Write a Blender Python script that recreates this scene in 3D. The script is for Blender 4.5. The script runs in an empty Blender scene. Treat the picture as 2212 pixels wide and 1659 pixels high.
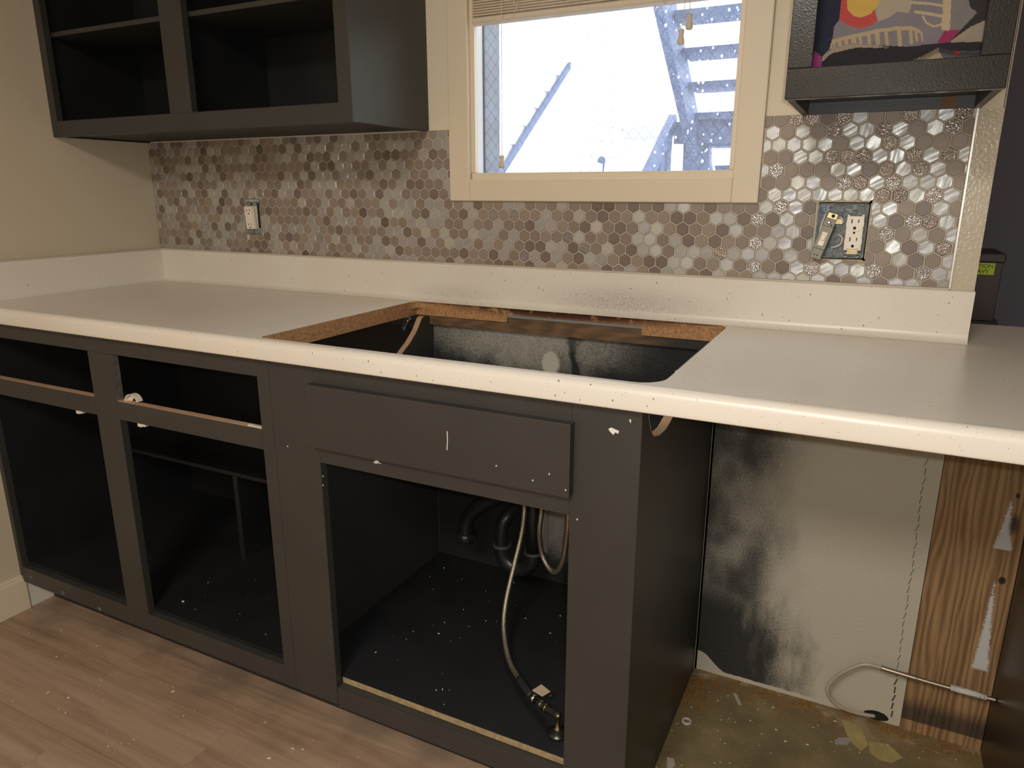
import bpy, bmesh, math, random
import numpy as np
from mathutils import Vector, Matrix, geometry, noise as mnoise
rnd = random.Random(7)
sc = bpy.context.scene
COL = sc.collection

# ------------------------------------------------------------------ camera, light, exposure
cd = bpy.data.cameras.new('camera')
cam = bpy.data.objects.new('camera', cd); COL.objects.link(cam)
cam.location = (2.1446, -1.6582, 1.2027)
cam.rotation_euler = (1.3083, -0.0009, 0.46365)
cd.sensor_width = 36.0; cd.lens = 1545.99 / 2212 * 36; cd.clip_start = 0.02
sc.camera = cam

vs = sc.view_settings
vs.view_transform = 'Standard'; vs.look = 'None'; vs.gamma = 1.0; vs.use_curve_mapping = False
vs.exposure = 0.0

W = bpy.data.worlds.new('sky'); sc.world = W; W.use_nodes = True
bg = W.node_tree.nodes['Background']
bg.inputs['Color'].default_value = (0.84, 0.91, 1.0, 1); bg.inputs['Strength'].default_value = 6.0

def light(name, kind, loc, power, col, **kw):
    d = bpy.data.lights.new(name, kind); d.energy = power; d.color = col
    for k, v in kw.items(): setattr(d, k, v)
    o = bpy.data.objects.new(name, d); COL.objects.link(o); o.location = loc
    return o
# the phone's flash beside its lens, and the ceiling lamp of the kitchen behind it
fl = light('phone_flash', 'SPOT', (2.165, -1.655, 1.225), 18, (0.95, 0.99, 1.0), spot_size=math.radians(125), spot_blend=0.9, shadow_soft_size=0.008)
fl.rotation_euler = (1.3083, 0, 0.46365)
cl = light('ceiling_lamp_light', 'AREA', (1.8, -2.8, 2.34), 56, (1.0, 0.95, 0.88), shape='DISK', size=0.8)

# ------------------------------------------------------------------ helpers
def srgb(r, g, b):
    f = lambda c: c / 12.92 if c <= 0.04045 else ((c + 0.055) / 1.055) ** 2.4
    return (f(r / 255), f(g / 255), f(b / 255), 1)

class MB:
    """collects geometry into one mesh"""
    def __init__(s): s.bm = bmesh.new()
    def box(s, x0, x1, y0, y1, z0, z1, mi=0, bev=0.0):
        vv = [s.bm.verts.new((x, y, z)) for x in (x0, x1) for y in (y0, y1) for z in (z0, z1)]
        idx = [(0, 1, 3, 2), (4, 6, 7, 5), (0, 4, 5, 1), (2, 3, 7, 6), (0, 2, 6, 4), (1, 5, 7, 3)]
        ff = [s.bm.faces.new([vv[i] for i in q]) for q in idx]
        for f in ff: f.material_index = mi
        if bev:
            ed = {e for f in ff for e in f.edges}
            bmesh.ops.bevel(s.bm, geom=list(ed), offset=bev, segments=2, profile=0.6, affect='EDGES', clamp_overlap=True)
        return s
    def hexa(s, pts, mi=0):
        """8 points: bottom four then top four"""
        vv = [s.bm.verts.new(p) for p in pts]
        for q in [(3, 2, 1, 0), (4, 5, 6, 7), (0, 1, 5, 4), (1, 2, 6, 5), (2, 3, 7, 6), (3, 0, 4, 7)]:
            f = s.bm.faces.new([vv[i] for i in q]); f.material_index = mi
        return s
    def prism(s, pts, fn, a, b, mi=0, holes=(), hole_mi=None):
        """polygon (with holes) in 2-D, extruded from a to b; fn maps (u,v,w) to xyz"""
        loops = [list(pts)] + [list(h) for h in holes]
        tris = geometry.tessellate_polygon([[Vector((p[0], p[1], 0)) for p in l] for l in loops])
        flat = [p for l in loops for p in l]
        A = [s.bm.verts.new(fn(p[0], p[1], a)) for p in flat]; B = [s.bm.verts.new(fn(p[0], p[1], b)) for p in flat]
        new = []
        for t in tris:
            for L in (A, B):
                try: f = s.bm.faces.new([L[i] for i in t]); f.material_index = mi; new.append(f)
                except ValueError: pass
        o = 0
        for k, l in enumerate(loops):
            n = len(l)
            for i in range(n):
                j = (i + 1) % n
                f = s.bm.faces.new([A[o + i], A[o + j], B[o + j], B[o + i]])
                f.material_index = (hole_mi if (k and hole_mi is not None) else mi); new.append(f)
            o += n
        bmesh.ops.recalc_face_normals(s.bm, faces=new)
        return s
    def tube(s, path, r, seg=12, mi=0, cap=True, smooth=4, radii=None):
        P = [Vector(p) for p in path]
        if smooth > 1 and len(P) > 2: P = spline(P, smooth)
        n = len(P); rings = []
        t0 = (P[1] - P[0]).normalized()
        up = Vector((0, 0, 1)) if abs(t0.z) < 0.9 else Vector((1, 0, 0))
        nrm = (up - t0 * up.dot(t0)).normalized()
        for i in range(n):
            t = (P[min(i + 1, n - 1)] - P[max(i - 1, 0)]).normalized()
            nrm = (nrm - t * nrm.dot(t)).normalized(); bi = t.cross(nrm)
            rr = r if radii is None else radii(i / (n - 1))
            rings.append([s.bm.verts.new(P[i] + (nrm * math.cos(2 * math.pi * k / seg) + bi * math.sin(2 * math.pi * k / seg)) * rr) for k in range(seg)])
        for a, b in zip(rings, rings[1:]):
            for k in range(seg):
                f = s.bm.faces.new([a[k], a[(k + 1) % seg], b[(k + 1) % seg], b[k]]); f.material_index = mi; f.smooth = True
        if cap:
            for ring in (rings[0][::-1], rings[-1]):
                f = s.bm.faces.new(ring); f.material_index = mi
        return s
    def lathe(s, prof, c, axis=(0, 0, 1), seg=20, mi=0):
        ax = Vector(axis).normalized(); u = Vector((1, 0, 0)) if abs(ax.x) < 0.9 else Vector((0, 1, 0))
        u = (u - ax * u.dot(ax)).normalized(); w = ax.cross(u); c = Vector(c)
        rings = [[s.bm.verts.new(c + ax * h + (u * math.cos(2 * math.pi * k / seg) + w * math.sin(2 * math.pi * k / seg)) * max(r, 1e-5)) for k in range(seg)] for r, h in prof]
        for a, b in zip(rings, rings[1:]):
            for k in range(seg):
                f = s.bm.faces.new([a[k], a[(k + 1) % seg], b[(k + 1) % seg], b[k]]); f.material_index = mi; f.smooth = True
        s.bm.faces.new(rings[0][::-1]).material_index = mi; s.bm.faces.new(rings[-1]).material_index = mi
        return s
    def build(s, name, mats, parent=None, xf=None):
        if xf is not None: bmesh.ops.transform(s.bm, matrix=xf, verts=s.bm.verts)
        if parent is not None:
            off = root_loc(parent)
            bmesh.ops.translate(s.bm, verts=s.bm.verts, vec=-off)
        me = bpy.data.meshes.new(name); s.bm.to_mesh(me); s.bm.free()
        for m in (mats if isinstance(mats, (list, tuple)) else [mats]): me.materials.append(m)
        o = bpy.data.objects.new(name, me); COL.objects.link(o)
        if parent is not None: o.parent = parent
        return o

def root_loc(o):
    v = Vector((0, 0, 0))
    while o is not None: v += o.location; o = o.parent
    return v

def spline(P, k):
    out = []
    for i in range(len(P) - 1):
        p0, p1, p2, p3 = P[max(i - 1, 0)], P[i], P[i + 1], P[min(i + 2, len(P) - 1)]
        for j in range(k):
            t = j / k
            out.append(0.5 * ((2 * p1) + (p2 - p0) * t + (2 * p0 - 5 * p1 + 4 * p2 - p3) * t * t + (3 * p1 - p0 - 3 * p2 + p3) * t ** 3))
    out.append(P[-1]); return out

XY = lambda u, v, w: (u, v, w)
XZ = lambda u, v, w: (u, w, v)
YZ = lambda u, v, w: (w, u, v)

def thing(name, label, cat, loc=(0, 0, 0), group=None):
    o = bpy.data.objects.new(name, None); COL.objects.link(o); o.location = loc; o.empty_display_size = 0.05
    return tag(o, label, cat, group)
def tag(o, label=None, cat=None, group=None, kind=None):
    if label: o['label'] = label
    if cat: o['category'] = cat
    if group: o['group'] = group
    if kind: o['kind'] = kind
    return o
def struct(o): o['kind'] = 'structure'; return o
def part(name, parent, mat, *boxes, bev=0.0, label=None):
    m = MB()
    for b in boxes: m.box(*b, bev=bev)
    o = m.build(name, mat, parent)
    if label: o['label'] = label
    return o

def rounded(x0, x1, y0, y1, r, n=6, rs=None):
    rs = rs or (r, r, r, r); out = []
    for (cx, cy, a0, q) in ((x0, y0, 180, rs[0]), (x1, y0, 270, rs[1]), (x1, y1, 0, rs[2]), (x0, y1, 90, rs[3])):
        ox = cx + q if cx == x0 else cx - q; oy = cy + q if cy == y0 else cy - q
        for i in range(n + 1):
            a = math.radians(a0 + 90 * i / n); out.append((ox + q * math.cos(a), oy + q * math.sin(a)))
    return out

# ------------------------------------------------------------------ materials
class Mat:
    def __init__(s, name, col=(.5, .5, .5, 1), rough=0.5, metal=0.0, ior=1.5):
        s.m = bpy.data.materials.new(name); s.m.use_nodes = True; s.nt = s.m.node_tree
        s.p = s.nt.nodes['Principled BSDF']; s.set('Base Color', col); s.set('Roughness', rough); s.set('Metallic', metal); s.set('IOR', ior)
    def set(s, k, v):
        if hasattr(v, 'is_linked'): s.nt.links.new(v, s.p.inputs[k])
        else: s.p.inputs[k].default_value = v
    def n(s, t, **kw):
        x = s.nt.nodes.new(t)
        for k, v in kw.items(): setattr(x, k, v)
        return x
    def put(s, node, k, v):
        if hasattr(v, 'is_linked'): s.nt.links.new(v, node.inputs[k])
        else: node.inputs[k].default_value = v
    def pos(s): return s.n('ShaderNodeNewGeometry').outputs['Position']
    def obj(s): return s.n('ShaderNodeTexCoord').outputs['Object']
    def rand(s): return s.n('ShaderNodeObjectInfo').outputs['Random']
    def map(s, vec, scale=(1, 1, 1), rot=(0, 0, 0), loc=(0, 0, 0)):
        x = s.n('ShaderNodeMapping'); s.put(x, 'Vector', vec); x.inputs['Scale'].default_value = scale
        x.inputs['Rotation'].default_value = rot; x.inputs['Location'].default_value = loc; return x.outputs[0]
    def noise(s, vec, scale, detail=2, rough=0.5, dist=0.0):
        x = s.n('ShaderNodeTexNoise'); s.put(x, 'Vector', vec); s.put(x, 'Scale', scale); s.put(x, 'Detail', detail); s.put(x, 'Roughness', rough); s.put(x, 'Distortion', dist)
        return x.outputs['Fac']
    def vor(s, vec, scale, out='Distance', feature='F1'):
        x = s.n('ShaderNodeTexVoronoi', feature=feature); s.put(x, 'Vector', vec); s.put(x, 'Scale', scale); return x.outputs[out]
    def ramp(s, fac, stops):
        x = s.n('ShaderNodeValToRGB'); s.put(x, 'Fac', fac); e = x.color_ramp.elements
        while len(e) < len(stops): e.new(0.5)
        for i, (p, c) in enumerate(stops):
            e[i].position = p; e[i].color = c if isinstance(c, tuple) else (c, c, c, 1)
        return x.outputs['Color']
    def mix(s, fac, a, b):
        x = s.n('ShaderNodeMix', data_type='RGBA'); s.put(x, 0, fac); s.put(x, 6, a); s.put(x, 7, b); return x.outputs[2]
    def math(s, op, a, b=0.0, c=None, clamp=False):
        x = s.n('ShaderNodeMath', operation=op, use_clamp=clamp); s.put(x, 0, a); s.put(x, 1, b)
        if c is not None: s.put(x, 2, c)
        return x.outputs[0]
    def sep(s, vec):
        x = s.n('ShaderNodeSeparateXYZ'); s.put(x, 0, vec); return x.outputs
    def sstep(s, v, a, b):
        x = s.n('ShaderNodeMapRange', interpolation_type='SMOOTHSTEP'); s.put(x, 'Value', v)
        if a < b: x.inputs['From Min'].default_value = a; x.inputs['From Max'].default_value = b
        else:
            x.inputs['From Min'].default_value = b; x.inputs['From Max'].default_value = a
            x.inputs['To Min'].default_value = 1; x.inputs['To Max'].default_value = 0
        return x.outputs[0]
    def blob(s, p, cx, cz, rx, rz, soft=0.5):
        """soft elliptical spot in the X-Z plane"""
        q = s.sep(p)
        dx = s.math('DIVIDE', s.math('SUBTRACT', q[0], cx), rx); dz = s.math('DIVIDE', s.math('SUBTRACT', q[2], cz), rz)
        d = s.math('SQRT', s.math('ADD', s.math('MULTIPLY', dx, dx), s.math('MULTIPLY', dz, dz)))
        return s.sstep(d, 1.0 + soft, max(0.0, 1.0 - soft))
    def warp(s, p, scale, amt):
        x = s.n('ShaderNodeTexNoise'); s.put(x, 'Vector', p); s.put(x, 'Scale', scale); s.put(x, 'Detail', 3)
        v = s.n('ShaderNodeVectorMath', operation='SCALE'); s.put(v, 0, x.outputs['Color']); v.inputs['Scale'].default_value = amt
        w = s.n('ShaderNodeVectorMath', operation='ADD'); s.put(w, 0, p); s.put(w, 1, v.outputs[0])
        y = s.n('ShaderNodeVectorMath', operation='ADD'); s.put(y, 0, w.outputs[0]); y.inputs[1].default_value = (-amt / 2,) * 3
        return y.outputs[0]
    def bump(s, h, strength=0.3, dist=0.002):
        x = s.n('ShaderNodeBump'); s.put(x, 'Height', h); x.inputs['Strength'].default_value = strength; x.inputs['Distance'].default_value = dist
        s.nt.links.new(x.outputs[0], s.p.inputs['Normal']); return s
def plain(name, col, rough=0.5, metal=0.0, bs=0, bstr=0.2, bd=0.001, var=0.0, vs=8):
    k = Mat(name, col, rough, metal)
    if var:
        f = k.noise(k.pos(), vs, 4, .6)
        a = tuple(c * (1 - var) for c in col[:3]) + (1,); b = tuple(min(1, c * (1 + var)) for c in col[:3]) + (1,)
        k.set('Base Color', k.ramp(f, [(.3, a), (.7, b)]))
    if bs: k.bump(k.noise(k.pos(), bs, 3), bstr, bd)
    return k.m

CREAM = srgb(228, 214, 187)
wall_paint = plain('cream_wall_paint', CREAM, .55, bs=140, bstr=.25, bd=.0015)
strip_paint = plain('orange_peel_wall_paint', srgb(200, 188, 166), .2, bs=170, bstr=.5, bd=.0012)
trim_paint = plain('cream_trim_paint', srgb(226, 211, 184), .42, bs=60, bstr=.06)
caulk = plain('grout_caulk', srgb(200, 186, 165), .6)
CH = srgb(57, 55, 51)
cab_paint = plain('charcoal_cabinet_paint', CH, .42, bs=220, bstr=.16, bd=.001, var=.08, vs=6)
cab_paint_gloss = plain('charcoal_gloss_paint', srgb(39, 38, 37), .2, bs=300, bstr=.55, bd=.0005, var=.08)
cab_paint_gloss.node_tree.nodes['Principled BSDF'].inputs['Specular IOR Level'].default_value = .28
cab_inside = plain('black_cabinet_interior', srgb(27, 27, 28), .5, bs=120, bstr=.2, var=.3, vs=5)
dark_panel = plain('dark_brown_panel', srgb(44, 34, 28), .35, var=.25, vs=4)
raw_wood = plain('raw_wood_edge', srgb(186, 150, 118), .75, bs=200, bstr=.3, var=.12, vs=30)
raw_board = plain('raw_particleboard_edge', srgb(160, 140, 105), .9, bs=260, bstr=.5, var=.25, vs=90)
white_plastic = plain('white_plastic', srgb(240, 228, 210), .35)
white_chip = plain('white_paint_chip', srgb(225, 222, 215), .7)
brass = plain('brass', srgb(150, 136, 102), .36, 1.0, bs=120, bstr=.2)
steel = plain('steel', srgb(170, 168, 162), .32, 1.0)
abs_black = plain('black_drain_plastic', srgb(34, 34, 35), .32, bs=60, bstr=.12, var=.2, vs=20)
rubber = plain('dark_rubber', srgb(40, 38, 36), .55)
dark_wall = plain('slate_wall_paint', srgb(150, 150, 164), .6)  # slate raised paler to stand in for light in the room beyond
box_metal = plain('bluish_junction_box', srgb(118, 124, 124), .6, 0.0, bs=120, bstr=.8, bd=.003, var=.5, vs=110)
black_void = plain('black_tape', srgb(16, 15, 15), .5)
dark_hole = plain('dark_slot', srgb(22, 18, 15), .8)

def counter_mat():
    k = Mat('speckled_laminate', srgb(232, 222, 206), .30); p = k.pos()
    d1 = k.n('ShaderNodeTexVoronoi', feature='F1'); k.put(d1, 'Vector', k.map(p, (1, 1, .55), (.3, .5, .2))); k.put(d1, 'Scale', 105)
    c1 = k.sep(d1.outputs['Color'])
    m1 = k.math('MULTIPLY', k.math('LESS_THAN', d1.outputs['Distance'], k.math('MULTIPLY', c1[0], .15)), k.math('GREATER_THAN', c1[1], .5))
    d2 = k.n('ShaderNodeTexVoronoi', feature='F1'); k.put(d2, 'Vector', k.map(p, (1, 1.6, 1), (.9, .1, .6))); k.put(d2, 'Scale', 230)
    c2 = k.sep(d2.outputs['Color'])
    m2 = k.math('MULTIPLY', k.math('LESS_THAN', d2.outputs['Distance'], k.math('MULTIPLY', c2[0], .25)), k.math('GREATER_THAN', c2[1], .72))
    base = k.mix(k.math('MULTIPLY', m2, .5), k.ramp(k.noise(p, 3, 2), [(.3, srgb(233, 225, 212)), (.7, srgb(227, 217, 202))]), srgb(150, 138, 122))
    col = k.mix(k.math('MULTIPLY', m1, .85), base, srgb(96, 84, 72))
    # black overspray behind the sink cut-out, on the splash
    sp = k.math('MAXIMUM', k.blob(p, 1.62, .945, .15, .030, .85), k.math('MULTIPLY', k.blob(p, 1.15, .935, .10, .022, .8), .6))
    onb = k.sstep(k.sep(p)[1], -.045, -.015)
    gr = k.sstep(k.noise(p, 700, 2, .6), .38, .68)
    col = k.mix(k.math('MULTIPLY', k.math('MULTIPLY', sp, onb), k.math('MULTIPLY', gr, .6)), col, srgb(40, 42, 48))
    k.set('Base Color', col); k.bump(k.noise(p, 90, 2), .04, .001); return k.m
counter_m = counter_mat()
def core_mat():
    k = Mat('wet_particleboard_edge', rough=.85); p = k.pos()
    c = k.ramp(k.noise(p, 160, 4, .7), [(.25, srgb(120, 80, 48)), (.5, srgb(178, 132, 88)), (.8, srgb(205, 165, 118))])
    q = k.sep(p)
    st = k.math('MULTIPLY', k.math('MULTIPLY', k.sstep(q[1], -.06, -.03), k.blob(p, 1.46, .914, .30, .020, .5)), k.sstep(k.noise(p, 35, 3), .3, .5))
    k.set('Base Color', k.mix(st, c, srgb(70, 36, 22))); k.bump(k.noise(p, 320, 3), .6, .002); return k.m
core_m = core_mat()

def spray_mat(name, base, masks, dark=srgb(24, 25, 26), rough=.75):
    """painted drywall with black overspray; masks(k, p) returns 0..1"""
    k = Mat(name, base, rough); p = k.pos()
    grain = k.noise(p, 260, 3, .7)
    a = masks(k, p)
    th = k.math('ADD', a, k.math('MULTIPLY', k.math('SUBTRACT', grain, .5), k.math('MULTIPLY', k.math('MULTIPLY', a, k.math('SUBTRACT', 1.0, a)), 5.0)), clamp=True)
    k.set('Base Color', k.mix(th, base, dark)); k.bump(k.noise(p, 170, 3), .5, .003); return k.m
def m_alcove(k, p):
    q = k.sep(p)
    n = k.noise(k.map(p, (4, 4, 3.2)), 1.0, 3, .55); n2 = k.noise(k.map(p, (22, 22, 9)), 1.0, 4, .6); n3 = k.noise(k.map(p, (9, 9, 7), (0, 0, 0), (3, 1, 2)), 1.0, 2)
    xx = k.math('ADD', k.math('ADD', q[0], k.math('MULTIPLY', k.math('SUBTRACT', n, .5), .34)), k.math('MULTIPLY', k.math('SUBTRACT', n2, .5), .12))
    body = k.math('MULTIPLY', k.sstep(xx, 2.15, 1.90), k.math('MULTIPLY_ADD', k.sstep(n3, .30, .62), .42, .50))
    xl = k.math('ADD', k.math('ADD', q[0], k.math('MULTIPLY', k.math('SUBTRACT', n2, .5), .22)), k.math('MULTIPLY', k.sstep(q[2], .08, .40), .14))
    low = k.math('MULTIPLY', k.math('MULTIPLY', k.sstep(xl, 2.18, 1.98), k.sstep(q[2], .42, .18)), .96)
    edge = k.math('MULTIPLY', k.sstep(q[0], 1.90, 1.85), .8)
    a = k.math('MAXIMUM', k.math('MAXIMUM', body, low), edge, clamp=True)
    # a masked strip along the floor stayed unpainted, widest in the corner
    lim = k.math('ADD', k.math('MULTIPLY', k.sstep(q[0], 1.93, 1.86), .045), k.math('MULTIPLY_ADD', n2, .012, .006))
    return k.math('MULTIPLY', a, k.math('GREATER_THAN', q[2], lim))
alcove_m = spray_mat('sprayed_drywall', srgb(190, 182, 164), m_alcove)
def m_sink(k, p):
    blobw = k.blob(p, 1.428, .775, .026, .034, .3)
    p = k.warp(p, 11, .10)
    up = k.math('MULTIPLY', k.blob(p, 1.34, .825, .24, .060, .7), .62)
    lowp = k.math('MULTIPLY', k.blob(p, 1.445, .33, .055, .10, .6), .75)
    st = k.math('MULTIPLY', k.blob(p, 1.50, .80, .012, .07, .8), .45)
    w = k.math('MAXIMUM', k.math('SUBTRACT', up, st), k.math('MAXIMUM', blobw, lowp), clamp=True)
    return k.math('SUBTRACT', 1.0, w)
sinkwall_m = spray_mat('sprayed_wall_in_sink_cabinet', srgb(186, 182, 168), m_sink)
def wood_mat(name, a, b, scale=1.0, rough=.5, axis='z', extra=None):
    k = Mat(name, a, rough); p = k.pos()
    sc_ = {'z': (60, 60, 3.0), 'x': (3.0, 60, 60)}[axis]
    w = k.noise(k.map(p, tuple(s * scale for s in sc_)), 1.0, 4, .6, .8)
    rings = k.n('ShaderNodeTexWave', wave_type='BANDS', bands_direction='X')
    k.put(rings, 'Vector', k.map(p, (1, 1, .13) if axis == 'z' else (.13, 1, 1))); k.put(rings, 'Scale', 24.0 * scale); k.put(rings, 'Distortion', 9.0); k.put(rings, 'Detail', 2.0); k.put(rings, 'Detail Scale', 1.2)
    f = k.math('ADD', k.math('MULTIPLY', w, .68), k.math('MULTIPLY', rings.outputs['Fac'], .32))
    col = k.ramp(f, [(.25, b), (.72, a)])
    if extra: col = extra(k, p, col)
    k.set('Base Color', col); k.bump(f, .25, .001); return k.m
def board_extra(k, p, col):
    q = k.sep(p); g = k.noise(p, 420, 3, .7)
    def tear(cx, zb, zt, wb, lean):
        t = k.math('DIVIDE', k.math('SUBTRACT', q[2], zb), zt - zb)
        cxx = k.math('ADD', k.math('MULTIPLY', t, lean), cx)
        hw = k.math('MULTIPLY', k.math('SUBTRACT', 1.0, k.math('POWER', k.math('MAXIMUM', t, 0.0), .8)), wb)
        d = k.math('ABSOLUTE', k.math('SUBTRACT', q[0], cxx))
        e = k.math('SUBTRACT', k.math('ADD', hw, k.math('MULTIPLY', k.math('SUBTRACT', g, .5), .022)), d)
        ins = k.math('MULTIPLY', k.sstep(e, -.001, .001), k.math('MULTIPLY', k.sstep(t, -.01, .03), k.math('LESS_THAN', t, 1.0)))
        return ins
    m = k.math('MAXIMUM', tear(2.452, .488, .60, .0165, .0), tear(2.4545, .20, .415, .0155, -.004))
    col = k.mix(m, col, srgb(196, 196, 196))
    kn = k.math('MAXIMUM', k.blob(p, 2.4625, .420, .0065, .0085, .25), k.math('MAXIMUM', k.blob(p, 2.461, .611, .004, .006, .4), k.math('MULTIPLY', k.blob(p, 2.464, .548, .008, .021, .6), .85)))
    col = k.mix(kn, col, srgb(44, 36, 32))
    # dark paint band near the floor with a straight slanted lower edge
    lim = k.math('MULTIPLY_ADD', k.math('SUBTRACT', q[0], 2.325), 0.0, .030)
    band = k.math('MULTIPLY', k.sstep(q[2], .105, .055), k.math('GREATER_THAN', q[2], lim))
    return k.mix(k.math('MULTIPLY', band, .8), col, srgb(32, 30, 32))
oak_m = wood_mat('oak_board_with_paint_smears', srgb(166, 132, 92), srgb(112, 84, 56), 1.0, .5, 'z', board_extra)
nailer_m = wood_mat('nailer_wood', srgb(120, 92, 62), srgb(84, 62, 42), 1.2, .7, 'x', lambda k, p, c: k.mix(k.sstep(k.sep(p)[0], 1.62, 1.78), c, srgb(40, 38, 36)))
def plank_mat():
    k = Mat('wood_look_floor_planks', rough=.42); p = k.pos(); r = k.rand()
    v = k.n('ShaderNodeVectorMath', operation='ADD'); k.put(v, 0, p)
    cx = k.n('ShaderNodeCombineXYZ'); k.put(cx, 0, k.math('MULTIPLY', r, 17.0)); k.put(cx, 1, k.math('MULTIPLY', r, 9.0)); k.put(v, 1, cx.outputs[0])
    f = k.noise(k.map(v.outputs[0], (2.2, 34, 1)), 1.0, 5, .65, .6)
    g = k.noise(k.map(v.outputs[0], (.9, 7, 1)), 1.0, 2)
    f2 = k.math('ADD', k.math('MULTIPLY', f, .65), k.math('MULTIPLY', g, .35))
    col = k.ramp(f2, [(.3, srgb(126, 101, 82)), (.5, srgb(164, 136, 112)), (.72, srgb(182, 156, 132))])
    dust = k.math('MULTIPLY', k.sstep(k.sep(p)[1], -.80, -.60), k.sstep(k.noise(p, 7, 3), .42, .68))
    col = k.mix(k.math('MULTIPLY', dust, .4), col, srgb(92, 84, 74))
    k.set('Base Color', col); k.bump(f, .12, .001); return k.m
plank_m = plank_mat()
def vinyl_mat():
    k = Mat('old_dirty_vinyl', rough=.6); p = k.pos(); q = k.sep(p)
    col = k.ramp(k.noise(p, 9, 4, .6), [(.3, srgb(108, 94, 66)), (.55, srgb(130, 113, 80)), (.75, srgb(152, 133, 97))])
    near = k.sstep(q[1], -.11, -.02)
    rs = k.math('MULTIPLY', k.math('MAXIMUM', near, k.math('MULTIPLY', k.sstep(q[0], 1.96, 1.88), k.sstep(q[1], -.24, -.08))), k.sstep(k.noise(p, 26, 5, .7), .36, .6))
    col = k.mix(k.math('MULTIPLY', rs, .8), col, k.ramp(k.noise(p, 180, 3), [(.35, srgb(104, 64, 24)), (.65, srgb(160, 118, 56))]))
    lt = k.math('MULTIPLY', near, k.sstep(k.noise(p, 14, 4), .52, .66))
    col = k.mix(k.math('MULTIPLY', lt, .6), col, srgb(176, 160, 128))
    dark = k.sstep(k.noise(p, 5, 3), .55, .75)
    col = k.mix(k.math('MULTIPLY', dark, .35), col, srgb(66, 52, 36))
    wv = k.n('ShaderNodeTexWave', wave_type='BANDS', bands_direction='X'); k.put(wv, 'Vector', p); k.put(wv, 'Scale', 60.0)
    spk = k.math('MULTIPLY', k.math('LESS_THAN', k.vor(p, 60), .12), k.math('GREATER_THAN', k.noise(p, 12, 2), .52))
    col = k.mix(spk, col, srgb(198, 186, 160))
    k.set('Base Color', col); k.bump(k.math('ADD', k.noise(p, 120, 4), k.math('MULTIPLY', wv.outputs['Fac'], .15)), .5, .003); return k.m
vinyl_m = vinyl_mat()

# ------------------------------------------------------------------ room shell
H = 2.44
floor = struct(MB().box(-.12, 4.7, -3.7, 2.3, -.12, -.004).build('floor', plain('subfloor', srgb(60, 52, 44), .9)))
def wall(name, mat, *boxes): 
    m = MB()
    for b in boxes: m.box(*b)
    return struct(m.build(name, mat))
wall('wall_left', plain('darker_wall_paint', srgb(206, 192, 168), .55, bs=140, bstr=.25, bd=.0015), (-.12, 0, -3.7, .12, -.004, H))  # evenly darker tone than the cream on the back wall
WX0, WX1, WZ0, WZ1 = 1.200, 1.855, 1.232, 2.05
wall_back = wall('wall_back', wall_paint,
     (0, WX0, 0, .12, .0, H), (WX1, 2.325, 0, .12, .9, H), (WX0, WX1, 0, .12, .0, WZ0), (WX0, WX1, 0, .12, WZ1, H), (WX1, 2.325, .014, .12, 0, .9))
wall('wall_return', wall_paint, (2.21, 2.325, .12, 2.3, 0, H))
wall('wall_far', dark_wall, (2.325, 4.7, 2.2, 2.3, 0, H))
wall('wall_right', dark_wall, (4.6, 4.7, -3.7, 2.2, 0, H))
wall('wall_rear', wall_paint, (0, 4.6, -3.7, -3.6, 0, H))
wall('ceiling', plain('ceiling_paint', srgb(225, 220, 208), .8), (-.12, 2.325, -3.7, .12, H, H + .08), (2.325, 4.7, -3.7, 2.3, H, H + .08))
part('drywall_panel', wall_back, alcove_m, (1.8498, 2.325, 0, .012, .0, .90), label='grey drywall smudged with black overspray beside the base cabinet')
part('drywall_panel', wall_back, sinkwall_m, (1.0742, 1.8333, -.0025, 0, .15, .9), label='black sprayed wall seen inside the sink cabinet')
part('wall_strip', wall_back, strip_paint, (2.287, 2.3260, -.0015, .0, 1.016, 1.352), (2.3260, 2.3280, -.0015, .12, 1.016, H), label='orange peel textured paint strip right of the tiles')
# cracks in the drywall joint
m = MB(); z = .02; x = 2.306
for i in range(30):
    z2 = .02 + (i + 1) * .0215; x2 = 2.305 - .012 * (z2 / .65) + rnd.uniform(-.002, .002)
    w = .0006 if z > .12 else .0016
    m.hexa([(x - w, -.0005, z), (x + w, -.0005, z), (x + w, .001, z), (x - w, .001, z), (x2 + .003 - w, -.0005, z2 - .004), (x2 + .003 + w, -.0005, z2 - .004), (x2 + .003 + w, .001, z2 - .004), (x2 + .003 - w, .001, z2 - .004)])
    z, x = z2, x2
m.build('crack', plain('crack', srgb(78, 70, 60), .9), wall_back)
# ragged hole at the foot of that wall where the tube goes in
m = MB(); pts = [(2.275 + (.022 + .007 * rnd.random()) * math.cos(a), .013 + .012 * math.sin(a)) for a in np.linspace(0, 2 * math.pi, 14)[:-1]]
m.prism(pts, XZ, -.0015, .001).build('ragged_hole', dark_hole, wall_back)

# floor planks, rows run along the counter
row = 0; y = -.53
while y > -3.5:
    x = -rnd.uniform(0.05, 1.0); y1 = y - .178
    while x < 4.5:
        x1 = x + 1.22
        a, b = max(x, 0.0), min(x1, 4.6)
        if b - a > .05:
            if y > -.65 and b > 1.80:
                b = min(b, 1.80)
            if b - a > .02:
                MB().box(a + .0003, b - .0003, y1 + .0003, y - .0003, -.004, 0, bev=.0004).build('plank', plank_m, floor)
        x = x1
    y = y1 - .0002; row += 1
m = MB(); m.box(1.80, 2.60, -.66, .012, -.004, .0008)
m.build('vinyl_sheet', vinyl_m, floor)['label'] = 'stained brown vinyl in the empty appliance bay'
part('slab_piece', floor, plank_m, (2.325, 4.6, .12, 2.2, -.004, 0))

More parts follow.
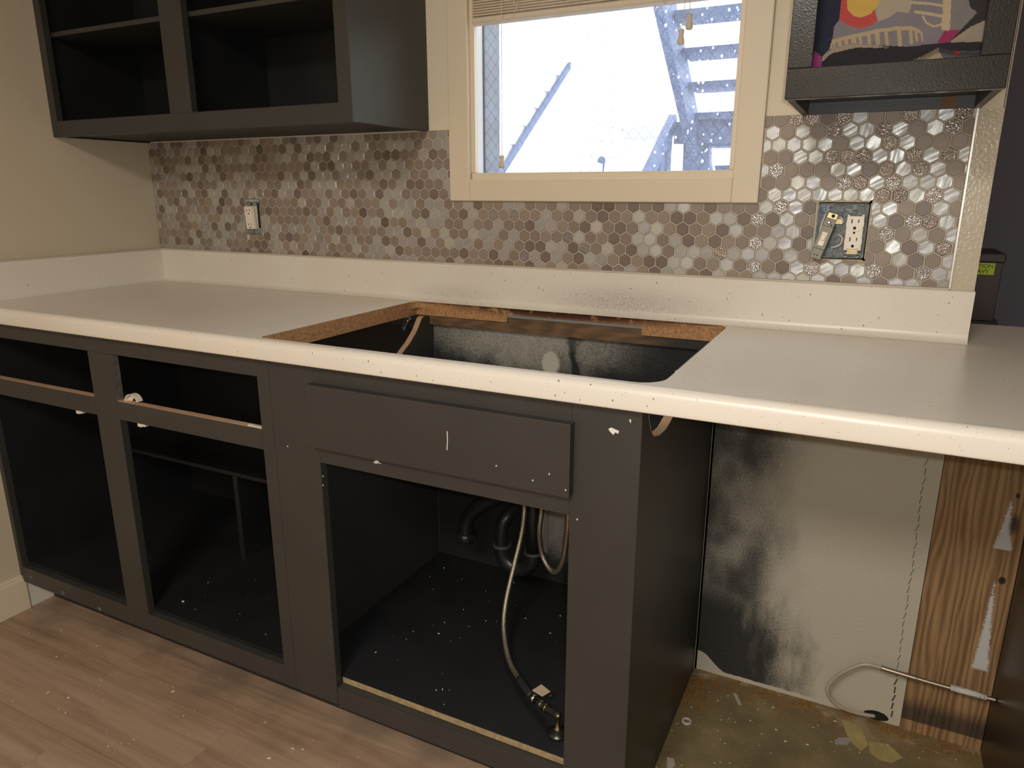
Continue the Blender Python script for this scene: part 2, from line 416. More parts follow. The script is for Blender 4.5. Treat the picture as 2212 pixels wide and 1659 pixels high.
# baseboard on the left wall
bb = struct(part('baseboard_left', None, trim_paint, (0, .013, -3.6, -.607, 0, .098), (0, .009, -3.6, -.607, .098, .108), bev=.001))
struct(part('baseboard_toe', None, plain('pale_board', srgb(222, 218, 205), .5), (0, .008, -.607, -.532, 0, .085), bev=.001)).name = 'baseboard_left.001'

# ------------------------------------------------------------------ window
win = bpy.data.objects.new('window_1', None); COL.objects.link(win); win.location = (1.527, 0, 1.232); struct(win)
cx0, cx1, cz0 = 1.1445, 1.909, 1.180
cas = [('casing', (cx0, WX0 + .002, -.017, 0, cz0, 2.1)), ('casing', (WX1 - .002, cx1, -.017, 0, cz0, 2.1)), ('casing', (WX0 + .002, WX1 - .002, -.017, 0, cz0, WZ0 + .001)), ('casing', (WX0 + .002, WX1 - .002, -.017, 0, WZ1, 2.1))]
for n, b in cas: part(n, win, trim_paint, b, bev=.0025)
part('bead', win, trim_paint, (WX0 - .004, WX0 + .001, -.012, .0, WZ0, WZ1), bev=.001)
# stops against the casing, and the jambs behind them
part('stop', win, trim_paint, (1.199, 1.214, -.004, .012, 1.249, WZ1), bev=.001)
part('stop', win, trim_paint, (1.842, 1.856, -.004, .012, 1.249, WZ1), bev=.001)
part('stop', win, trim_paint, (1.203, 1.853, -.004, .014, 1.231, 1.2485), bev=.0015, label='lower stop of the window, notched at both ends')
jamb_m = plain('pale_jamb_paint', srgb(222, 220, 224), .45)
part('jamb', win, jamb_m, (1.197, 1.2115, .012, .05, 1.232, WZ1))
part('outer_jamb', win, plain('grey_outer_jamb', srgb(120, 122, 130), .7, var=.15, vs=12), (1.197, 1.2115, .05, .134, 1.232, WZ1))
part('jamb', win, jamb_m, (1.8435, 1.8560, .012, .12, 1.232, WZ1))
part('sill', win, jamb_m, (1.2115, 1.8435, .014, .13, 1.225, 1.2445))
part('sash', win, plain('dark_glazing_seal', srgb(88, 84, 80), .7), (1.2115, 1.2135, .044, .052, 1.2445, WZ1), (1.8415, 1.8435, .044, .052, 1.2445, WZ1), (1.2115, 1.8435, .044, .052, 1.2445, 1.2468), (1.2115, 1.8435, .044, .052, WZ1 - .02, WZ1))
def glass_mat():
    k = Mat('dusty_wire_glass'); p = k.pos()
    nt = k.nt; out = nt.nodes['Material Output']
    tr = k.n('ShaderNodeBsdfTransparent'); tr.inputs[0].default_value = (.93, .96, 1, 1)
    df = k.n('ShaderNodeBsdfTranslucent'); df.inputs[0].default_value = (.80, .86, 1, 1)
    gl = k.n('ShaderNodeBsdfGlossy'); gl.inputs['Roughness'].default_value = .03
    v = k.n('ShaderNodeTexVoronoi', feature='F1'); k.put(v, 'Vector', k.map(p, (1, 1, .8))); k.put(v, 'Scale', 110); c = k.sep(v.outputs['Color'])
    sp = k.math('MULTIPLY', k.math('LESS_THAN', v.outputs['Distance'], k.math('MULTIPLY', c[0], .42)), k.math('GREATER_THAN', c[1], .42))
    v2 = k.n('ShaderNodeTexVoronoi', feature='F1'); k.put(v2, 'Vector', p); k.put(v2, 'Scale', 420); c2 = k.sep(v2.outputs['Color'])
    sp2 = k.math('MULTIPLY', k.math('LESS_THAN', v2.outputs['Distance'], .3), k.math('GREATER_THAN', c2[1], .72))
    zone = k.sstep(k.sep(p)[0], 1.50, 1.66)
    film = k.math('ADD', k.math('MULTIPLY', k.noise(p, 12, 4), .05), .03)
    f = k.math('MAXIMUM', film, k.math('MULTIPLY', zone, k.math('MAXIMUM', k.math('MULTIPLY', sp, .95), k.math('MULTIPLY', sp2, .42))))
    m1 = k.n('ShaderNodeMixShader'); k.put(m1, 0, f); nt.links.new(tr.outputs[0], m1.inputs[1]); nt.links.new(df.outputs[0], m1.inputs[2])
    m2 = k.n('ShaderNodeMixShader'); m2.inputs[0].default_value = .04; nt.links.new(m1.outputs[0], m2.inputs[1]); nt.links.new(gl.outputs[0], m2.inputs[2])
    nt.links.new(m2.outputs[0], out.inputs['Surface']); return k.m
part('glass_pane', win, glass_mat(), (1.2125, 1.8425, .0475, .0485, 1.2455, WZ1 - .01))
m = MB(); gx0, gx1, gz0, gz1 = 1.2135, 1.8415, 1.2468, 1.80
def wire(x0, z0, s):
    a = (x0, z0); L = []
    # clip the line z = z0 + s (x - x0) to the pane
    xs = sorted([gx0, gx1, x0 + (gz0 - z0) / s, x0 + (gz1 - z0) / s])
    a, b = xs[1], xs[2]
    if b - a < .004: return
    za, zb = z0 + s * (a - x0), z0 + s * (b - x0)
    if min(za, zb) < gz0 - .001 or max(za, zb) > gz1 + .001: return
    m.tube([(a, .0480, za), (b, .0480, zb)], .00028, 3, smooth=1, cap=False)
for i in range(-30, 60):
    wire(gx0 + i * .026, gz0, 1.22); wire(gx0 + i * .026, gz1, -1.22)
o = m.build('wire_mesh', plain('glass_wire', srgb(70, 72, 84), .5, .5), win); o['kind'] = 'stuff'

# ------------------------------------------------------------------ tiles of the backsplash
P = .0294; ROW = .0251; G = .0025
def pearl(name, rot, tint, stripes):
    k = Mat(name, rough=.42); p = k.pos(); r = k.rand()
    v = k.n('ShaderNodeVectorMath', operation='ADD'); k.put(v, 0, p)
    c = k.n('ShaderNodeCombineXYZ'); k.put(c, 0, k.math('MULTIPLY', r, 5.0)); k.put(c, 2, k.math('MULTIPLY', r, 3.0)); k.put(v, 1, c.outputs[0])
    f = k.noise(k.map(k.map(v.outputs[0], (1, 1, 1), (0, rot, 0)), (stripes, 40, 22)), 1.0, 2, .5, .25)
    g = k.noise(p, 420, 2)
    k.set('Base Color', k.ramp(f, [(.3, tuple(c * .84 for c in tint[:3]) + (1,)), (.65, tint)]))
    k.set('IOR', 2.6); k.set('Metallic', .18); k.set('Specular Tint', (.86, .94, 1, 1)); k.set('Roughness', k.math('MULTIPLY_ADD', k.sstep(f, .34, .66), -.24, .54))
    k.bump(k.math('ADD', k.math('MULTIPLY', f, .8), k.math('MULTIPLY', g, .35)), .30, .0012); return k.m
T = {}
T['D'] = [plain('taupe_tile', srgb(140, 124, 111), .40, var=.05, vs=30, bs=60, bstr=.05), plain('dark_taupe_tile', srgb(122, 106, 95), .40, var=.05, vs=30, bs=60, bstr=.05), plain('warm_taupe_tile', srgb(150, 133, 118), .42, var=.05, vs=30, bs=60, bstr=.05)]
T['P'] = [pearl('pearl_tile_slanted', -1.05, srgb(178, 170, 158), 170), pearl('pearl_tile_streaked', -.2, srgb(172, 165, 156), 160), pearl('pearl_tile_clouded', -.6, srgb(182, 174, 158), 80)]
T['L'] = [pearl('lavender_pearl_tile', -1.1, srgb(166, 156, 150), 90)]
def crackle(name, col, s1, rough):
    k = Mat(name, col, rough); p = k.pos()
    d = k.vor(k.map(p, (1, 1, 1)), 330); n = k.noise(p, 200, 3)
    k.set('Metallic', .45); k.set('Base Color', k.ramp(n, [(.3, tuple(c * .75 for c in col[:3]) + (1,)), (.7, col)]))
    k.bump(k.math('ADD', d, n), s1, .0035); return k.m
T['C'] = [crackle('crackled_glass_tile', srgb(168, 160, 156), .26, .15)]
T['c'] = [crackle('dark_rippled_glass_tile', srgb(128, 114, 104), .16, .26)]
FLAT = [(k, i) for k in T for i in range(len(T[k]))]
MI = {ki: j for j, ki in enumerate(FLAT)}; TM = [T[k][i] for k, i in FLAT]
rows = {0: (-7, "DDccDcPDDcPPc"), 1: (-6, "LDPDCPPCPDPCD"), 2: (-7, "PPLPPDPPcPDDD"), 3: (-6, "DDPPCcCPPcPCP"), 4: (-7, "LCDDDPPDcPCPD"),
        5: (-6, "DDPLDCcPCPPPD"), 6: (-7, "DPLPPPPPccPCL"), 7: (-8, "DDPCLD...PPDDPD"), 8: (-8, "DCDPDD...PDCcP"), 9: (-8, "LDDLPD...DCDPDL"),
        10: (-8, "DCPLDL...DPDLc"), 11: (-8, "LLLDLDDLDDDPDDL"), 12: (-8, "DCDDLCPLPCDDCL"), 13: (-7, "DLLPPLDDLDLLDL")}
def clip(poly, ax, lim, keep_ge):
    out = []
    for i in range(len(poly)):
        a, b = poly[i], poly[(i + 1) % len(poly)]
        ia = (a[ax] >= lim) == keep_ge or a[ax] == lim; ib = (b[ax] >= lim) == keep_ge or b[ax] == lim
        if ia: out.append(a)
        if ia != ib:
            t = (lim - a[ax]) / (b[ax] - a[ax]); out.append((a[0] + t * (b[0] - a[0]), a[1] + t * (b[1] - a[1])))
    return out
def area(p): return abs(sum(p[i][0] * p[(i + 1) % len(p)][1] - p[(i + 1) % len(p)][0] * p[i][1] for i in range(len(p)))) / 2
HEX = [((P - G) / 2 * sx, (ROW * 2 / 3 - G * .57) * sz) for sx, sz in ((0, 1), (1, .5), (1, -.5), (0, -1), (-1, -.5), (-1, .5))]
def inset(poly, d):
    c = (sum(p[0] for p in poly) / len(poly), sum(p[1] for p in poly) / len(poly))
    out = []
    for p in poly:
        r = math.hypot(p[0] - c[0], p[1] - c[1]); k = max(0.0, 1 - d / max(r, 1e-4)); out.append((c[0] + (p[0] - c[0]) * k, c[1] + (p[1] - c[1]) * k))
    return out
def tile_into(bm, poly, mi, lift=0.0):
    y = [-.0042, -.0058 - lift, -.0066 - lift]
    rings = [[bm.verts.new((px, yy, pz)) for px, pz in pl] for pl, yy in ((poly, y[0]), (poly, y[1]), (inset(poly, .0011), y[2]))]
    n = len(poly)
    for a, b in zip(rings, rings[1:]):
        for i in range(n):
            f = bm.faces.new([a[i], a[(i + 1) % n], b[(i + 1) % n], b[i]]); f.material_index = mi
    f = bm.faces.new(rings[2]); f.material_index = mi
RH = (2.0245, 2.129, 1.066, 1.1845); LH = (.4005, .466, 1.074, 1.1835)
tiles = []
ordn = 0
for r in range(14):
    z = 1.2213 - (r - 5) * ROW
    x0 = 2.1025 if r % 2 else 2.1025 + P / 2
    for kk in range(-75, 8):
        X = x0 + kk * P
        if X < -.02 or X > 2.30: continue
        poly = [(X + a, z + b) for a, b in HEX]; full = True
        for ax, lim, ge in ((0, .001, True), (0, 2.2825, False), (1, 1.0195, True), (1, 1.3545, False)):
            q = clip(poly, ax, lim, ge)
            if len(q) < 3: poly = []; break
            poly = q
        if not poly: continue
        for (a, b, c, d) in (RH, LH, (cx0 - .001, cx1 + .001, cz0 - .002, 3.0)):
            xs = [p[0] for p in poly]; zs = [p[1] for p in poly]
            if max(xs) <= a or min(xs) >= b or max(zs) <= c or min(zs) >= d: continue
            cand = [clip(poly, 0, a, False), clip(poly, 0, b, True), clip(poly, 1, c, False), clip(poly, 1, d, True)]
            poly = max(cand, key=lambda q: area(q) if len(q) > 2 else 0)
            if len(poly) < 3: break
        if len(poly) < 3 or area(poly) < 2.5e-5: continue
        ch = None
        if r in rows:
            s0, st = rows[r]
            if 0 <= kk - s0 < len(st): ch = st[kk - s0]
        if ch is None or ch == '.':
            ch = rnd.choices('DDLPCc', (36, 22, 20, 18, 2, 2))[0]
        key = (ch, rnd.choices(range(len(T[ch])), [3, 2, 2][:len(T[ch])])[0])
        tiles.append((X, z, poly, key))
splash = thing('tile_backsplash', 'mosaic backsplash of hexagonal taupe and pearl tiles behind the white counter', 'backsplash', (1.15, 0, 1.186))
part('grout_bed', splash, plain('grout', srgb(202, 190, 170), .8, bs=300, bstr=.3), (0, cx0, -.0046, 0, 1.0175, 1.355), (cx0, cx1, -.0046, 0, 1.0175, cz0), (cx1, 2.026, -.0046, 0, 1.0175, 1.355), (2.026, 2.1275, -.0046, 0, 1.0175, 1.0665), (2.026, 2.1275, -.0046, 0, 1.184, 1.355), (2.1275, 2.2835, -.0046, 0, 1.0175, 1.355))
tiles.sort(key=lambda t: -t[0])
hexmesh = {}
def fullmesh(key):
    if key not in hexmesh:
        bm = bmesh.new(); tile_into(bm, HEX, 0); bmesh.ops.recalc_face_normals(bm, faces=bm.faces)
        me = bpy.data.meshes.new('hex_tile'); bm.to_mesh(me); bm.free(); me.materials.append(T[key[0]][key[1]]); hexmesh[key] = me
    return hexmesh[key]
SL = splash.location
bmj = bmesh.new(); hexarea = area(HEX)
for i, (X, z, poly, key) in enumerate(tiles):
    if i < 300:
        if abs(area(poly) - hexarea) < 1e-7: me = fullmesh(key)
        else:
            bm = bmesh.new(); tile_into(bm, [(a - X, b - z) for a, b in poly], 0); bmesh.ops.recalc_face_normals(bm, faces=bm.faces)
            me = bpy.data.meshes.new('cut_tile'); bm.to_mesh(me); bm.free(); me.materials.append(T[key[0]][key[1]])
        o = bpy.data.objects.new('tile', me); COL.objects.link(o); o.parent = splash; o.location = (X - SL.x, -.0002 - rnd.uniform(0, .0004), z - SL.z)
        tl = .03 if key[0] in 'PLCc' else .008; o.rotation_euler = (rnd.gauss(0, tl), 0, rnd.gauss(0, tl))
    else:
        tile_into(bmj, poly, MI[key], rnd.uniform(0, .0004))
bmesh.ops.recalc_face_normals(bmj, faces=bmj.faces)
me = bpy.data.meshes.new('tile_field'); 
for v_ in bmj.verts: v_.co -= SL
bmj.to_mesh(me); bmj.free()
for q in TM: me.materials.append(q)
o = bpy.data.objects.new('tile_field', me); COL.objects.link(o); o.parent = splash; o['kind'] = 'stuff'
part('edge_trim', splash, plain('brushed_edge_trim', srgb(205, 200, 192), .3, .8), (2.2835, 2.2865, -.0085, 0, 1.0175, 1.3545), label='thin metal strip closing the tile edge')
part('grout_line', splash, plain('top_caulk', srgb(205, 196, 178), .7), (0, 1.075, -.007, -.0005, 1.3525, 1.3560))

# ------------------------------------------------------------------ counter
ctr = thing('countertop', 'white speckled laminate countertop with an empty sink cut-out', 'countertop', (1.45, -.3, .876))
HX0, HX1, HY0, HY1 = 1.036, 1.872, -.600, -.026
hole = rounded(HX0, HX1, HY0, HY1, .03, 7, (.012, .045, .04, .035))
out = [(0.001, -.607), (3.3, -.607), (3.3, .247), (2.3285, .247), (2.3285, -.0005), (.001, -.0005)]
MB().prism(out, XY, .8955, .914, 0, [hole], 1).build('laminate_top', [counter_m, core_m], ctr)
nose = [(-.607, .914), (-.612, .9152), (-.618, .9166), (-.624, .9160), (-.629, .9135), (-.633, .9090), (-.635, .9030), (-.6355, .8900), (-.635, .8800), (-.6335, .8765), (-.630, .8755), (-.617, .8755), (-.617, .8955), (-.607, .8955)]
nose = [tuple(p)[:2] for p in spline([Vector((a, b, 0)) for a, b in nose[:11]], 5)] + nose[11:]
m = MB().prism(nose, YZ, .001, 3.3)
m.build('front_nosing', counter_m, ctr)
cove = lambda s: [(s * -.0005, .9142), (s * -.0365, .9142), *[(s * (-.0365 + .0175 * math.sin(t)), .9317 - .0175 * math.cos(t)) for t in np.linspace(.1, 1.5708, 14)], (s * -.019, 1.0140), (s * -.0178, 1.016), (s * -.0005, 1.016)]
m = MB().prism(cove(1), YZ, .019, 2.3285)
m.build('back_splash_strip', counter_m, ctr)
m = MB().prism([(-a, b) for a, b in cove(1)], XZ, -.628, -.0192)
m.build('side_splash_strip', counter_m, ctr)
# build-up strips under the slab, cut flush with the opening
def buildup(*b): return part('core_strip', ctr, core_m, *b)
buildup((HX0 - .07, HX0 + .0, HY0, HY1 + .02, .876, .8955)); buildup((HX1, HX1 + .07, HY0, HY1, .876, .8955))
buildup((HX0, 1.314, HY1, -.002, .876, .8955)); buildup((1.672, HX1, HY1 + .0, -.002, .874, .8955)); buildup((HX0 - .1, HX1 + .1, -.616, HY0 - .002, .877, .8955))
part('core_strip', ctr, plain('grey_filler_strip', srgb(128, 130, 128), .7), (1.314, 1.672, HY1 + .002, -.004, .8885, .8955), label='grey strip under the rear cut edge')
# the bead of caulk on top of the splash
struct(part('trim_1', None, caulk, (.0, 2.284, -.0175, -.0045, 1.0160, 1.0205), (.0001, .0165, -.628, -.0175, 1.0160, 1.0205), bev=.001))

# ------------------------------------------------------------------ upper cabinets
UY = -.310; UB = 1.353; UT = 2.12
ucab = thing('upper_cabinet', 'charcoal doorless wall cabinet with two open bays left of the window', 'cabinet', (.54, -.155, UB))
UX1 = 1.0755
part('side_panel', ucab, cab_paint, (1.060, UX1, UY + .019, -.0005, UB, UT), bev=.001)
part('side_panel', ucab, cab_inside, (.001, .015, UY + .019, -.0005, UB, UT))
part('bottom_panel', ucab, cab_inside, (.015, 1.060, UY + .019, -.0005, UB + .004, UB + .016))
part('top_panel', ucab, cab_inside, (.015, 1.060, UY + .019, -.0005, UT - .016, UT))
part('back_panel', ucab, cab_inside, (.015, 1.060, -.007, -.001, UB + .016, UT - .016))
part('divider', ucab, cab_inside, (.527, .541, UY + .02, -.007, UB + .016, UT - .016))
part('shelf', ucab, cab_paint, (.015, .527, -.286, -.007, 1.6170, 1.6290), bev=.001)
part('shelf', ucab, cab_paint, (.541, 1.060, -.286, -.007, 1.6170, 1.6290), bev=.001)
for n, b in (('rail', (.0285, 1.0375, UY, UY + .019, UB - .001, 1.3945)), ('rail', (.0285, 1.0375, UY, UY + .019, UT - .05, UT)), ('stile', (.001, .0285, UY, UY + .019, UB - .001, UT)), ('stile', (.494, .5735, UY, UY + .019, 1.3945, UT - .05)), ('stile', (1.0375, UX1 + .001, UY, UY + .019, UB - .001, UT))):
    part(n, ucab, cab_paint, b, bev=.0012)
MB().tube([(1.0705, -.004, UB - .0005), (1.066, -.006, UB + .012), (1.062, -.005, UB + .018)], .0016, 6).build('paint_drip', white_chip, ucab)

rcab = thing('upper_cabinet', 'glossy charcoal doorless wall cabinet packed with folded fabric right of the window', 'cabinet', (2.135, -.155, UB))
RX0, RX1 = 1.9795, 2.2905
part('side_panel', rcab, cab_paint, (RX0 + .001, RX0 + .013, UY + .019, -.0005, UB, UT))
part('side_panel', rcab, cab_paint, (RX1 - .013, RX1 - .001, UY + .019, -.0005, UB, UT))
part('bottom_panel', rcab, cab_paint, (RX0 + .013, RX1 - .013, UY + .019, -.0005, UB + .022, UB + .036))
part('mounting_rail', rcab, cab_paint, (RX0 + .013, RX1 - .013, -.018, -.0005, UB + .001, UB + .022))
part('mounting_rail', rcab, plain('bare_brown_stain', srgb(104, 76, 50), .6, var=.2, vs=40), (RX1 - .066, RX1 - .040, -.0205, -.018, UB + .001, UB + .0215), label='bare brown patch on the rear rail')
part('top_panel', rcab, cab_inside, (RX0 + .013, RX1 - .013, UY + .019, -.0005, UT - .016, UT))
part('back_panel', rcab, cab_inside, (RX0 + .013, RX1 - .013, -.007, -.001, UB + .036, UT - .016))
for n, b in (('rail', (RX0, RX1, UY, UY + .019, UB - .001, 1.3995)), ('rail', (RX0 + .038, RX1 - .039, UY, UY + .019, UT - .05, UT)), ('stile', (RX0, RX0 + .038, UY, UY + .019, 1.3995, UT)), ('stile', (RX1 - .039, RX1, UY, UY + .019, 1.3995, UT))):
    part(n, rcab, cab_paint_gloss, b, bev=.0012)

# fabric in the right cabinet: a printed blanket, the fold under it and a navy garment
src = [(2.0176, 1.3988), (2.2519, 1.4003), (2.0174, 1.4988), (2.2491, 1.4747)]; dst = [(75, 810), (2100, 650), (160, 0), (2180, 0)]
A = []; Bv = []
for (x, z), (a, b) in zip(src, dst):
    x -= 2.13; z -= 1.45
    A.append([x, z, 1, 0, 0, 0, -a * x, -a * z]); Bv.append(a); A.append([0, 0, 0, x, z, 1, -b * x, -b * z]); Bv.append(b)
hm = np.append(np.linalg.solve(np.array(A), np.array(Bv, float)), 1).reshape(3, 3)
NX, NZ = 250, 150
gx = np.linspace(1.9945, 2.2755, NX); gz = np.linspace(1.3905, 1.560, NZ)
GX, GZ = np.meshgrid(gx, gz, indexing='ij')
w_ = hm[2, 0] * (GX - 2.13) + hm[2, 1] * (GZ - 1.45) + 1
PA = (hm[0, 0] * (GX - 2.13) + hm[0, 1] * (GZ - 1.45) + hm[0, 2]) / w_; PB = (hm[1, 0] * (GX - 2.13) + hm[1, 1] * (GZ - 1.45) + hm[1, 2]) / w_
def inpoly(pts):
    r = np.zeros(PA.shape, bool); n = len(pts)
    for i in range(n):
        (x1, y1), (x2, y2) = pts[i], pts[(i + 1) % n]
        c = ((y1 > PB) != (y2 > PB))
        with np.errstate(divide='ignore', invalid='ignore'): xx = (x2 - x1) * (PB - y1) / (y2 - y1 if y2 != y1 else 1e-9) + x1
        r ^= c & (PA < xx)
    return r
def stroke(pts, wd):
    d = np.full(PA.shape, 1e9)
    for (x1, y1), (x2, y2) in zip(pts, pts[1:]):
        t = np.clip(((PA - x1) * (x2 - x1) + (PB - y1) * (y2 - y1)) / ((x2 - x1) ** 2 + (y2 - y1) ** 2), 0, 1)
        d = np.minimum(d, np.hypot(PA - x1 - t * (x2 - x1), PB - y1 - t * (y2 - y1)))
    return d < wd / 2
CI = np.zeros(PA.shape, int)
cols = [srgb(150, 142, 150), srgb(44, 48, 70), srgb(186, 80, 140), srgb(216, 88, 84), srgb(238, 196, 98), srgb(196, 182, 160), srgb(218, 196, 158), srgb(48, 43, 50), srgb(184, 166, 146), srgb(112, 110, 116), srgb(170, 56, 106), srgb(146, 142, 140), srgb(58, 54, 54), srgb(182, 168, 150), srgb(225, 70, 74), srgb(206, 184, 146)]
CI[PA < 520] = 0
CI[inpoly([(840, 90), (870, 215), (1000, 170), (1100, 95), (1250, 110), (1290, -20), (1200, -400), (600, -400)])] = 5
CI[inpoly([(410, -30), (395, 180), (480, 250), (640, 295), (790, 260), (862, 190), (830, 80), (860, -60), (700, -300), (450, -200)])] = 3
CI[inpoly([(485, -60), (495, 70), (560, 140), (660, 165), (780, 120), (890, -10), (820, -160), (560, -160)])] = 4
CI[inpoly([(1690, -500), (1800, -500), (1745, 325), (1640, 312), (1662, 100)])] = 6
for y0 in range(-420, 30, 95): CI[stroke([(1280, y0 + 20), (1480, y0 + 30), (1690, y0 + 60)], 34)] = 6
CI[stroke([(1330, 95), (1520, 120), (1660, 148)], 38)] = 6
CI[stroke([(1420, 150), (1460, 225), (1550, 272), (1640, 248)], 26)] = 6
CI[stroke([(265, 478), (400, 432), (560, 396), (850, 335), (1100, 297), (1290, 295), (1370, 330)], 46)] = 15
for a, t, b, wd in ((285, 470, 545, 16), (320, 460, 530, 20), (390, 440, 515, 34), (470, 415, 490, 34), (560, 400, 470, 48), (645, 375, 480, 30), (750, 350, 490, 34), (855, 330, 485, 44), (965, 315, 490, 36), (1125, 300, 505, 40), (1265, 290, 470, 36), (1330, 310, 440, 26), (1400, 340, 445, 20)):
    CI[stroke([(a, t), (a + 14, b)], wd * 1.25)] = 15
CI[inpoly([(1590, 470), (1680, 330), (1790, 305), (1860, 315), (1870, 370), (1720, 480)])] = 10
CI[inpoly([(1790, -500), (1960, -20), (2085, 90), (1890, 350), (1860, 310), (1750, 315)])] = 11
CI[inpoly([(2700, -500), (1880, -500), (2000, 40), (2085, 100), (1730, 470), (1900, 480), (2700, 300)])] = 12
CI[inpoly([(2150, 205), (2000, 275), (1730, 470), (2350, 465), (2400, 100)])] = 13
CI[inpoly([(170, 720), (180, 640), (330, 540), (560, 482), (800, 500), (1030, 530), (600, 552), (330, 620), (190, 800), (100, 900)])] = 8
hem = inpoly([(160, 800), (172, 720), (300, 610), (600, 540), (1020, 535), (800, 497), (560, 487), (1240, 518), (1590, 475), (2500, 450), (2500, 560), (1800, 572), (1610, 532), (1400, 640), (1100, 745), (600, 790), (100, 960)])
CI[hem] = 7
lower = inpoly([(80, 1200), (100, 900), (600, 792), (1100, 745), (1400, 640), (1610, 532), (1800, 572), (2500, 556), (2600, 1400)])
CI[lower] = 9
CI[lower & inpoly([(1100, 760), (1400, 640), (1600, 528), (1700, 700), (1660, 900), (1000, 900)])] = 15
CI[lower & inpoly([(1590, 720), (1600, 660), (1630, 635), (1660, 690), (1655, 760)])] = 9
CI[lower & (((PA - 1835) / 42) ** 2 + ((PB - 585) / 22) ** 2 < 1)] = 14
navy = inpoly([(-400, -900), (430, -900), (415, -30), (395, 180), (330, 260), (300, 440), (262, 560), (180, 642), (100, 575), (-400, 300)])
CI[navy] = 1
mag = inpoly([(-400, 250), (100, 575), (182, 650), (160, 805), (120, 1200), (-400, 1200)]); CI[mag] = 2
own = np.zeros(PA.shape, int); own[lower] = 1; own[navy | mag] = 2
# depth of the cloth front
yy = np.empty(PA.shape)
for i in range(NX):
    for j in range(NZ):
        yy[i, j] = -.2775 - .006 * mnoise.noise((GX[i, j] * 14, GZ[i, j] * 22, 3.3)) - .002 * mnoise.noise((GX[i, j] * 50, GZ[i, j] * 70, 1.0))
sm = hem.astype(float); ns = (CI == 8) | (CI == 13)
yy -= .006 * sm; yy -= .004 * ns; yy[own == 1] += .008; yy[own == 2] += .012
fab = [Mat('fabric_%d' % i, tuple(v * .62 for v in c[:3]) + (1,), .9) for i, c in enumerate(cols)]  # shade inside the cabinet folded in: cloth colours scaled darker
for k in fab: k.bump(k.noise(k.pos(), 900, 2), .25, .0008); k.set('Sheen Weight', .25)
info = [('folded_blanket', 'grey blanket printed with beige bone shapes and a red and yellow patch', 'blanket'),
        ('folded_blanket', 'lower folded cloth with beige and red print peeking out under the big grey blanket', 'blanket'),
        ('folded_garment', 'navy cloth with magenta corner squeezed at the left side of the right cabinet', 'clothing')]
for w0, (nm, lb, ct) in enumerate(info):
    bm = bmesh.new(); vid = {}
    def V(i, j):
        if (i, j) not in vid: vid[(i, j)] = bm.verts.new((GX[i, j], yy[i, j], GZ[i, j]))
        return vid[(i, j)]
    for i in range(NX - 1):
        for j in range(NZ - 1):
            if own[i, j] == w0:
                f = bm.faces.new([V(i, j), V(i + 1, j), V(i + 1, j + 1), V(i, j + 1)]); f.material_index = int(CI[i, j]); f.smooth = True
    ex = bmesh.ops.extrude_face_region(bm, geom=list(bm.faces))
    for e in ex['geom']:
        if isinstance(e, bmesh.types.BMVert): e.co.y = -.06
    bmesh.ops.recalc_face_normals(bm, faces=bm.faces)
    me = bpy.data.meshes.new(nm); bm.to_mesh(me); bm.free()
    for k in fab: me.materials.append(k.m)
    o = bpy.data.objects.new(nm, me); COL.objects.link(o); tag(o, lb, ct)

# ------------------------------------------------------------------ base cabinets
FY = -.612; FB = .090; FT = .8755
base = thing('base_cabinet', 'charcoal doorless base cabinet with two empty drawer slots in the left corner', 'cabinet', (.53, -.3, 0))
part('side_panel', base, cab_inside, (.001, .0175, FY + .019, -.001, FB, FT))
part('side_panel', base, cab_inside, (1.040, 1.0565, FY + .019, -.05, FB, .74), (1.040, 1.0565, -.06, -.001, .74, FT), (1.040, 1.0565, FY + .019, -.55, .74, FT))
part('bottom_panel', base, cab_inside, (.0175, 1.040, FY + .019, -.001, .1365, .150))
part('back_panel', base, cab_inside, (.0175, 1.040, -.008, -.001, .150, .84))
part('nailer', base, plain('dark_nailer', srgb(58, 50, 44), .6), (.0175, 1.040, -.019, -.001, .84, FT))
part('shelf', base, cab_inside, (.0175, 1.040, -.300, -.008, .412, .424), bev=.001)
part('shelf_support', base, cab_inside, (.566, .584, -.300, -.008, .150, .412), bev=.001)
part('toe_kick', base, plain('dark_toe_kick', srgb(40, 38, 36), .6), (.009, 1.0565, -.535, -.520, 0, FB))
def ff(n, b): return part(n, base, cab_paint, b, bev=.0012)
ff('stile', (.001, .0185, FY, FY + .019, FB, FT)); s1_ = ff('stile', (.4815, .5665, FY, FY + .019, .1405, .833)); ff('stile', (1.0315, 1.0650, FY, FY + .019, FB, FT))
ff('rail', (.0185, 1.0315, FY, FY + .019, .833, FT)); r1_ = ff('rail', (.0185, .4815, FY, FY + .019, .672, .7180)); r2_ = ff('rail', (.5665, 1.0315, FY, FY + .019, .672, .7180)); ff('rail', (.0185, 1.0315, FY, FY + .019, FB, .1405))
part('raw_edge', r1_, raw_wood, (.02, .480, FY + .001, FY + .018, .7180, .7190), label='bare wood edge of the drawer rail')
part('raw_edge', r2_, raw_wood, (.567, 1.031, FY + .001, FY + .018, .7180, .7190), label='bare wood edge of the drawer rail')
part('scuffed_edge', s1_, plain('scuffed_grey_edge', srgb(90, 86, 80), .7, var=.5, vs=60), (.5665, .5672, FY + .001, FY + .018, .719, .832))

sink = thing('sink_cabinet', 'charcoal sink base cabinet with false drawer front and wide open bay', 'cabinet', (1.455, -.3, 0))
SX0, SX1 = 1.0585, 1.8495
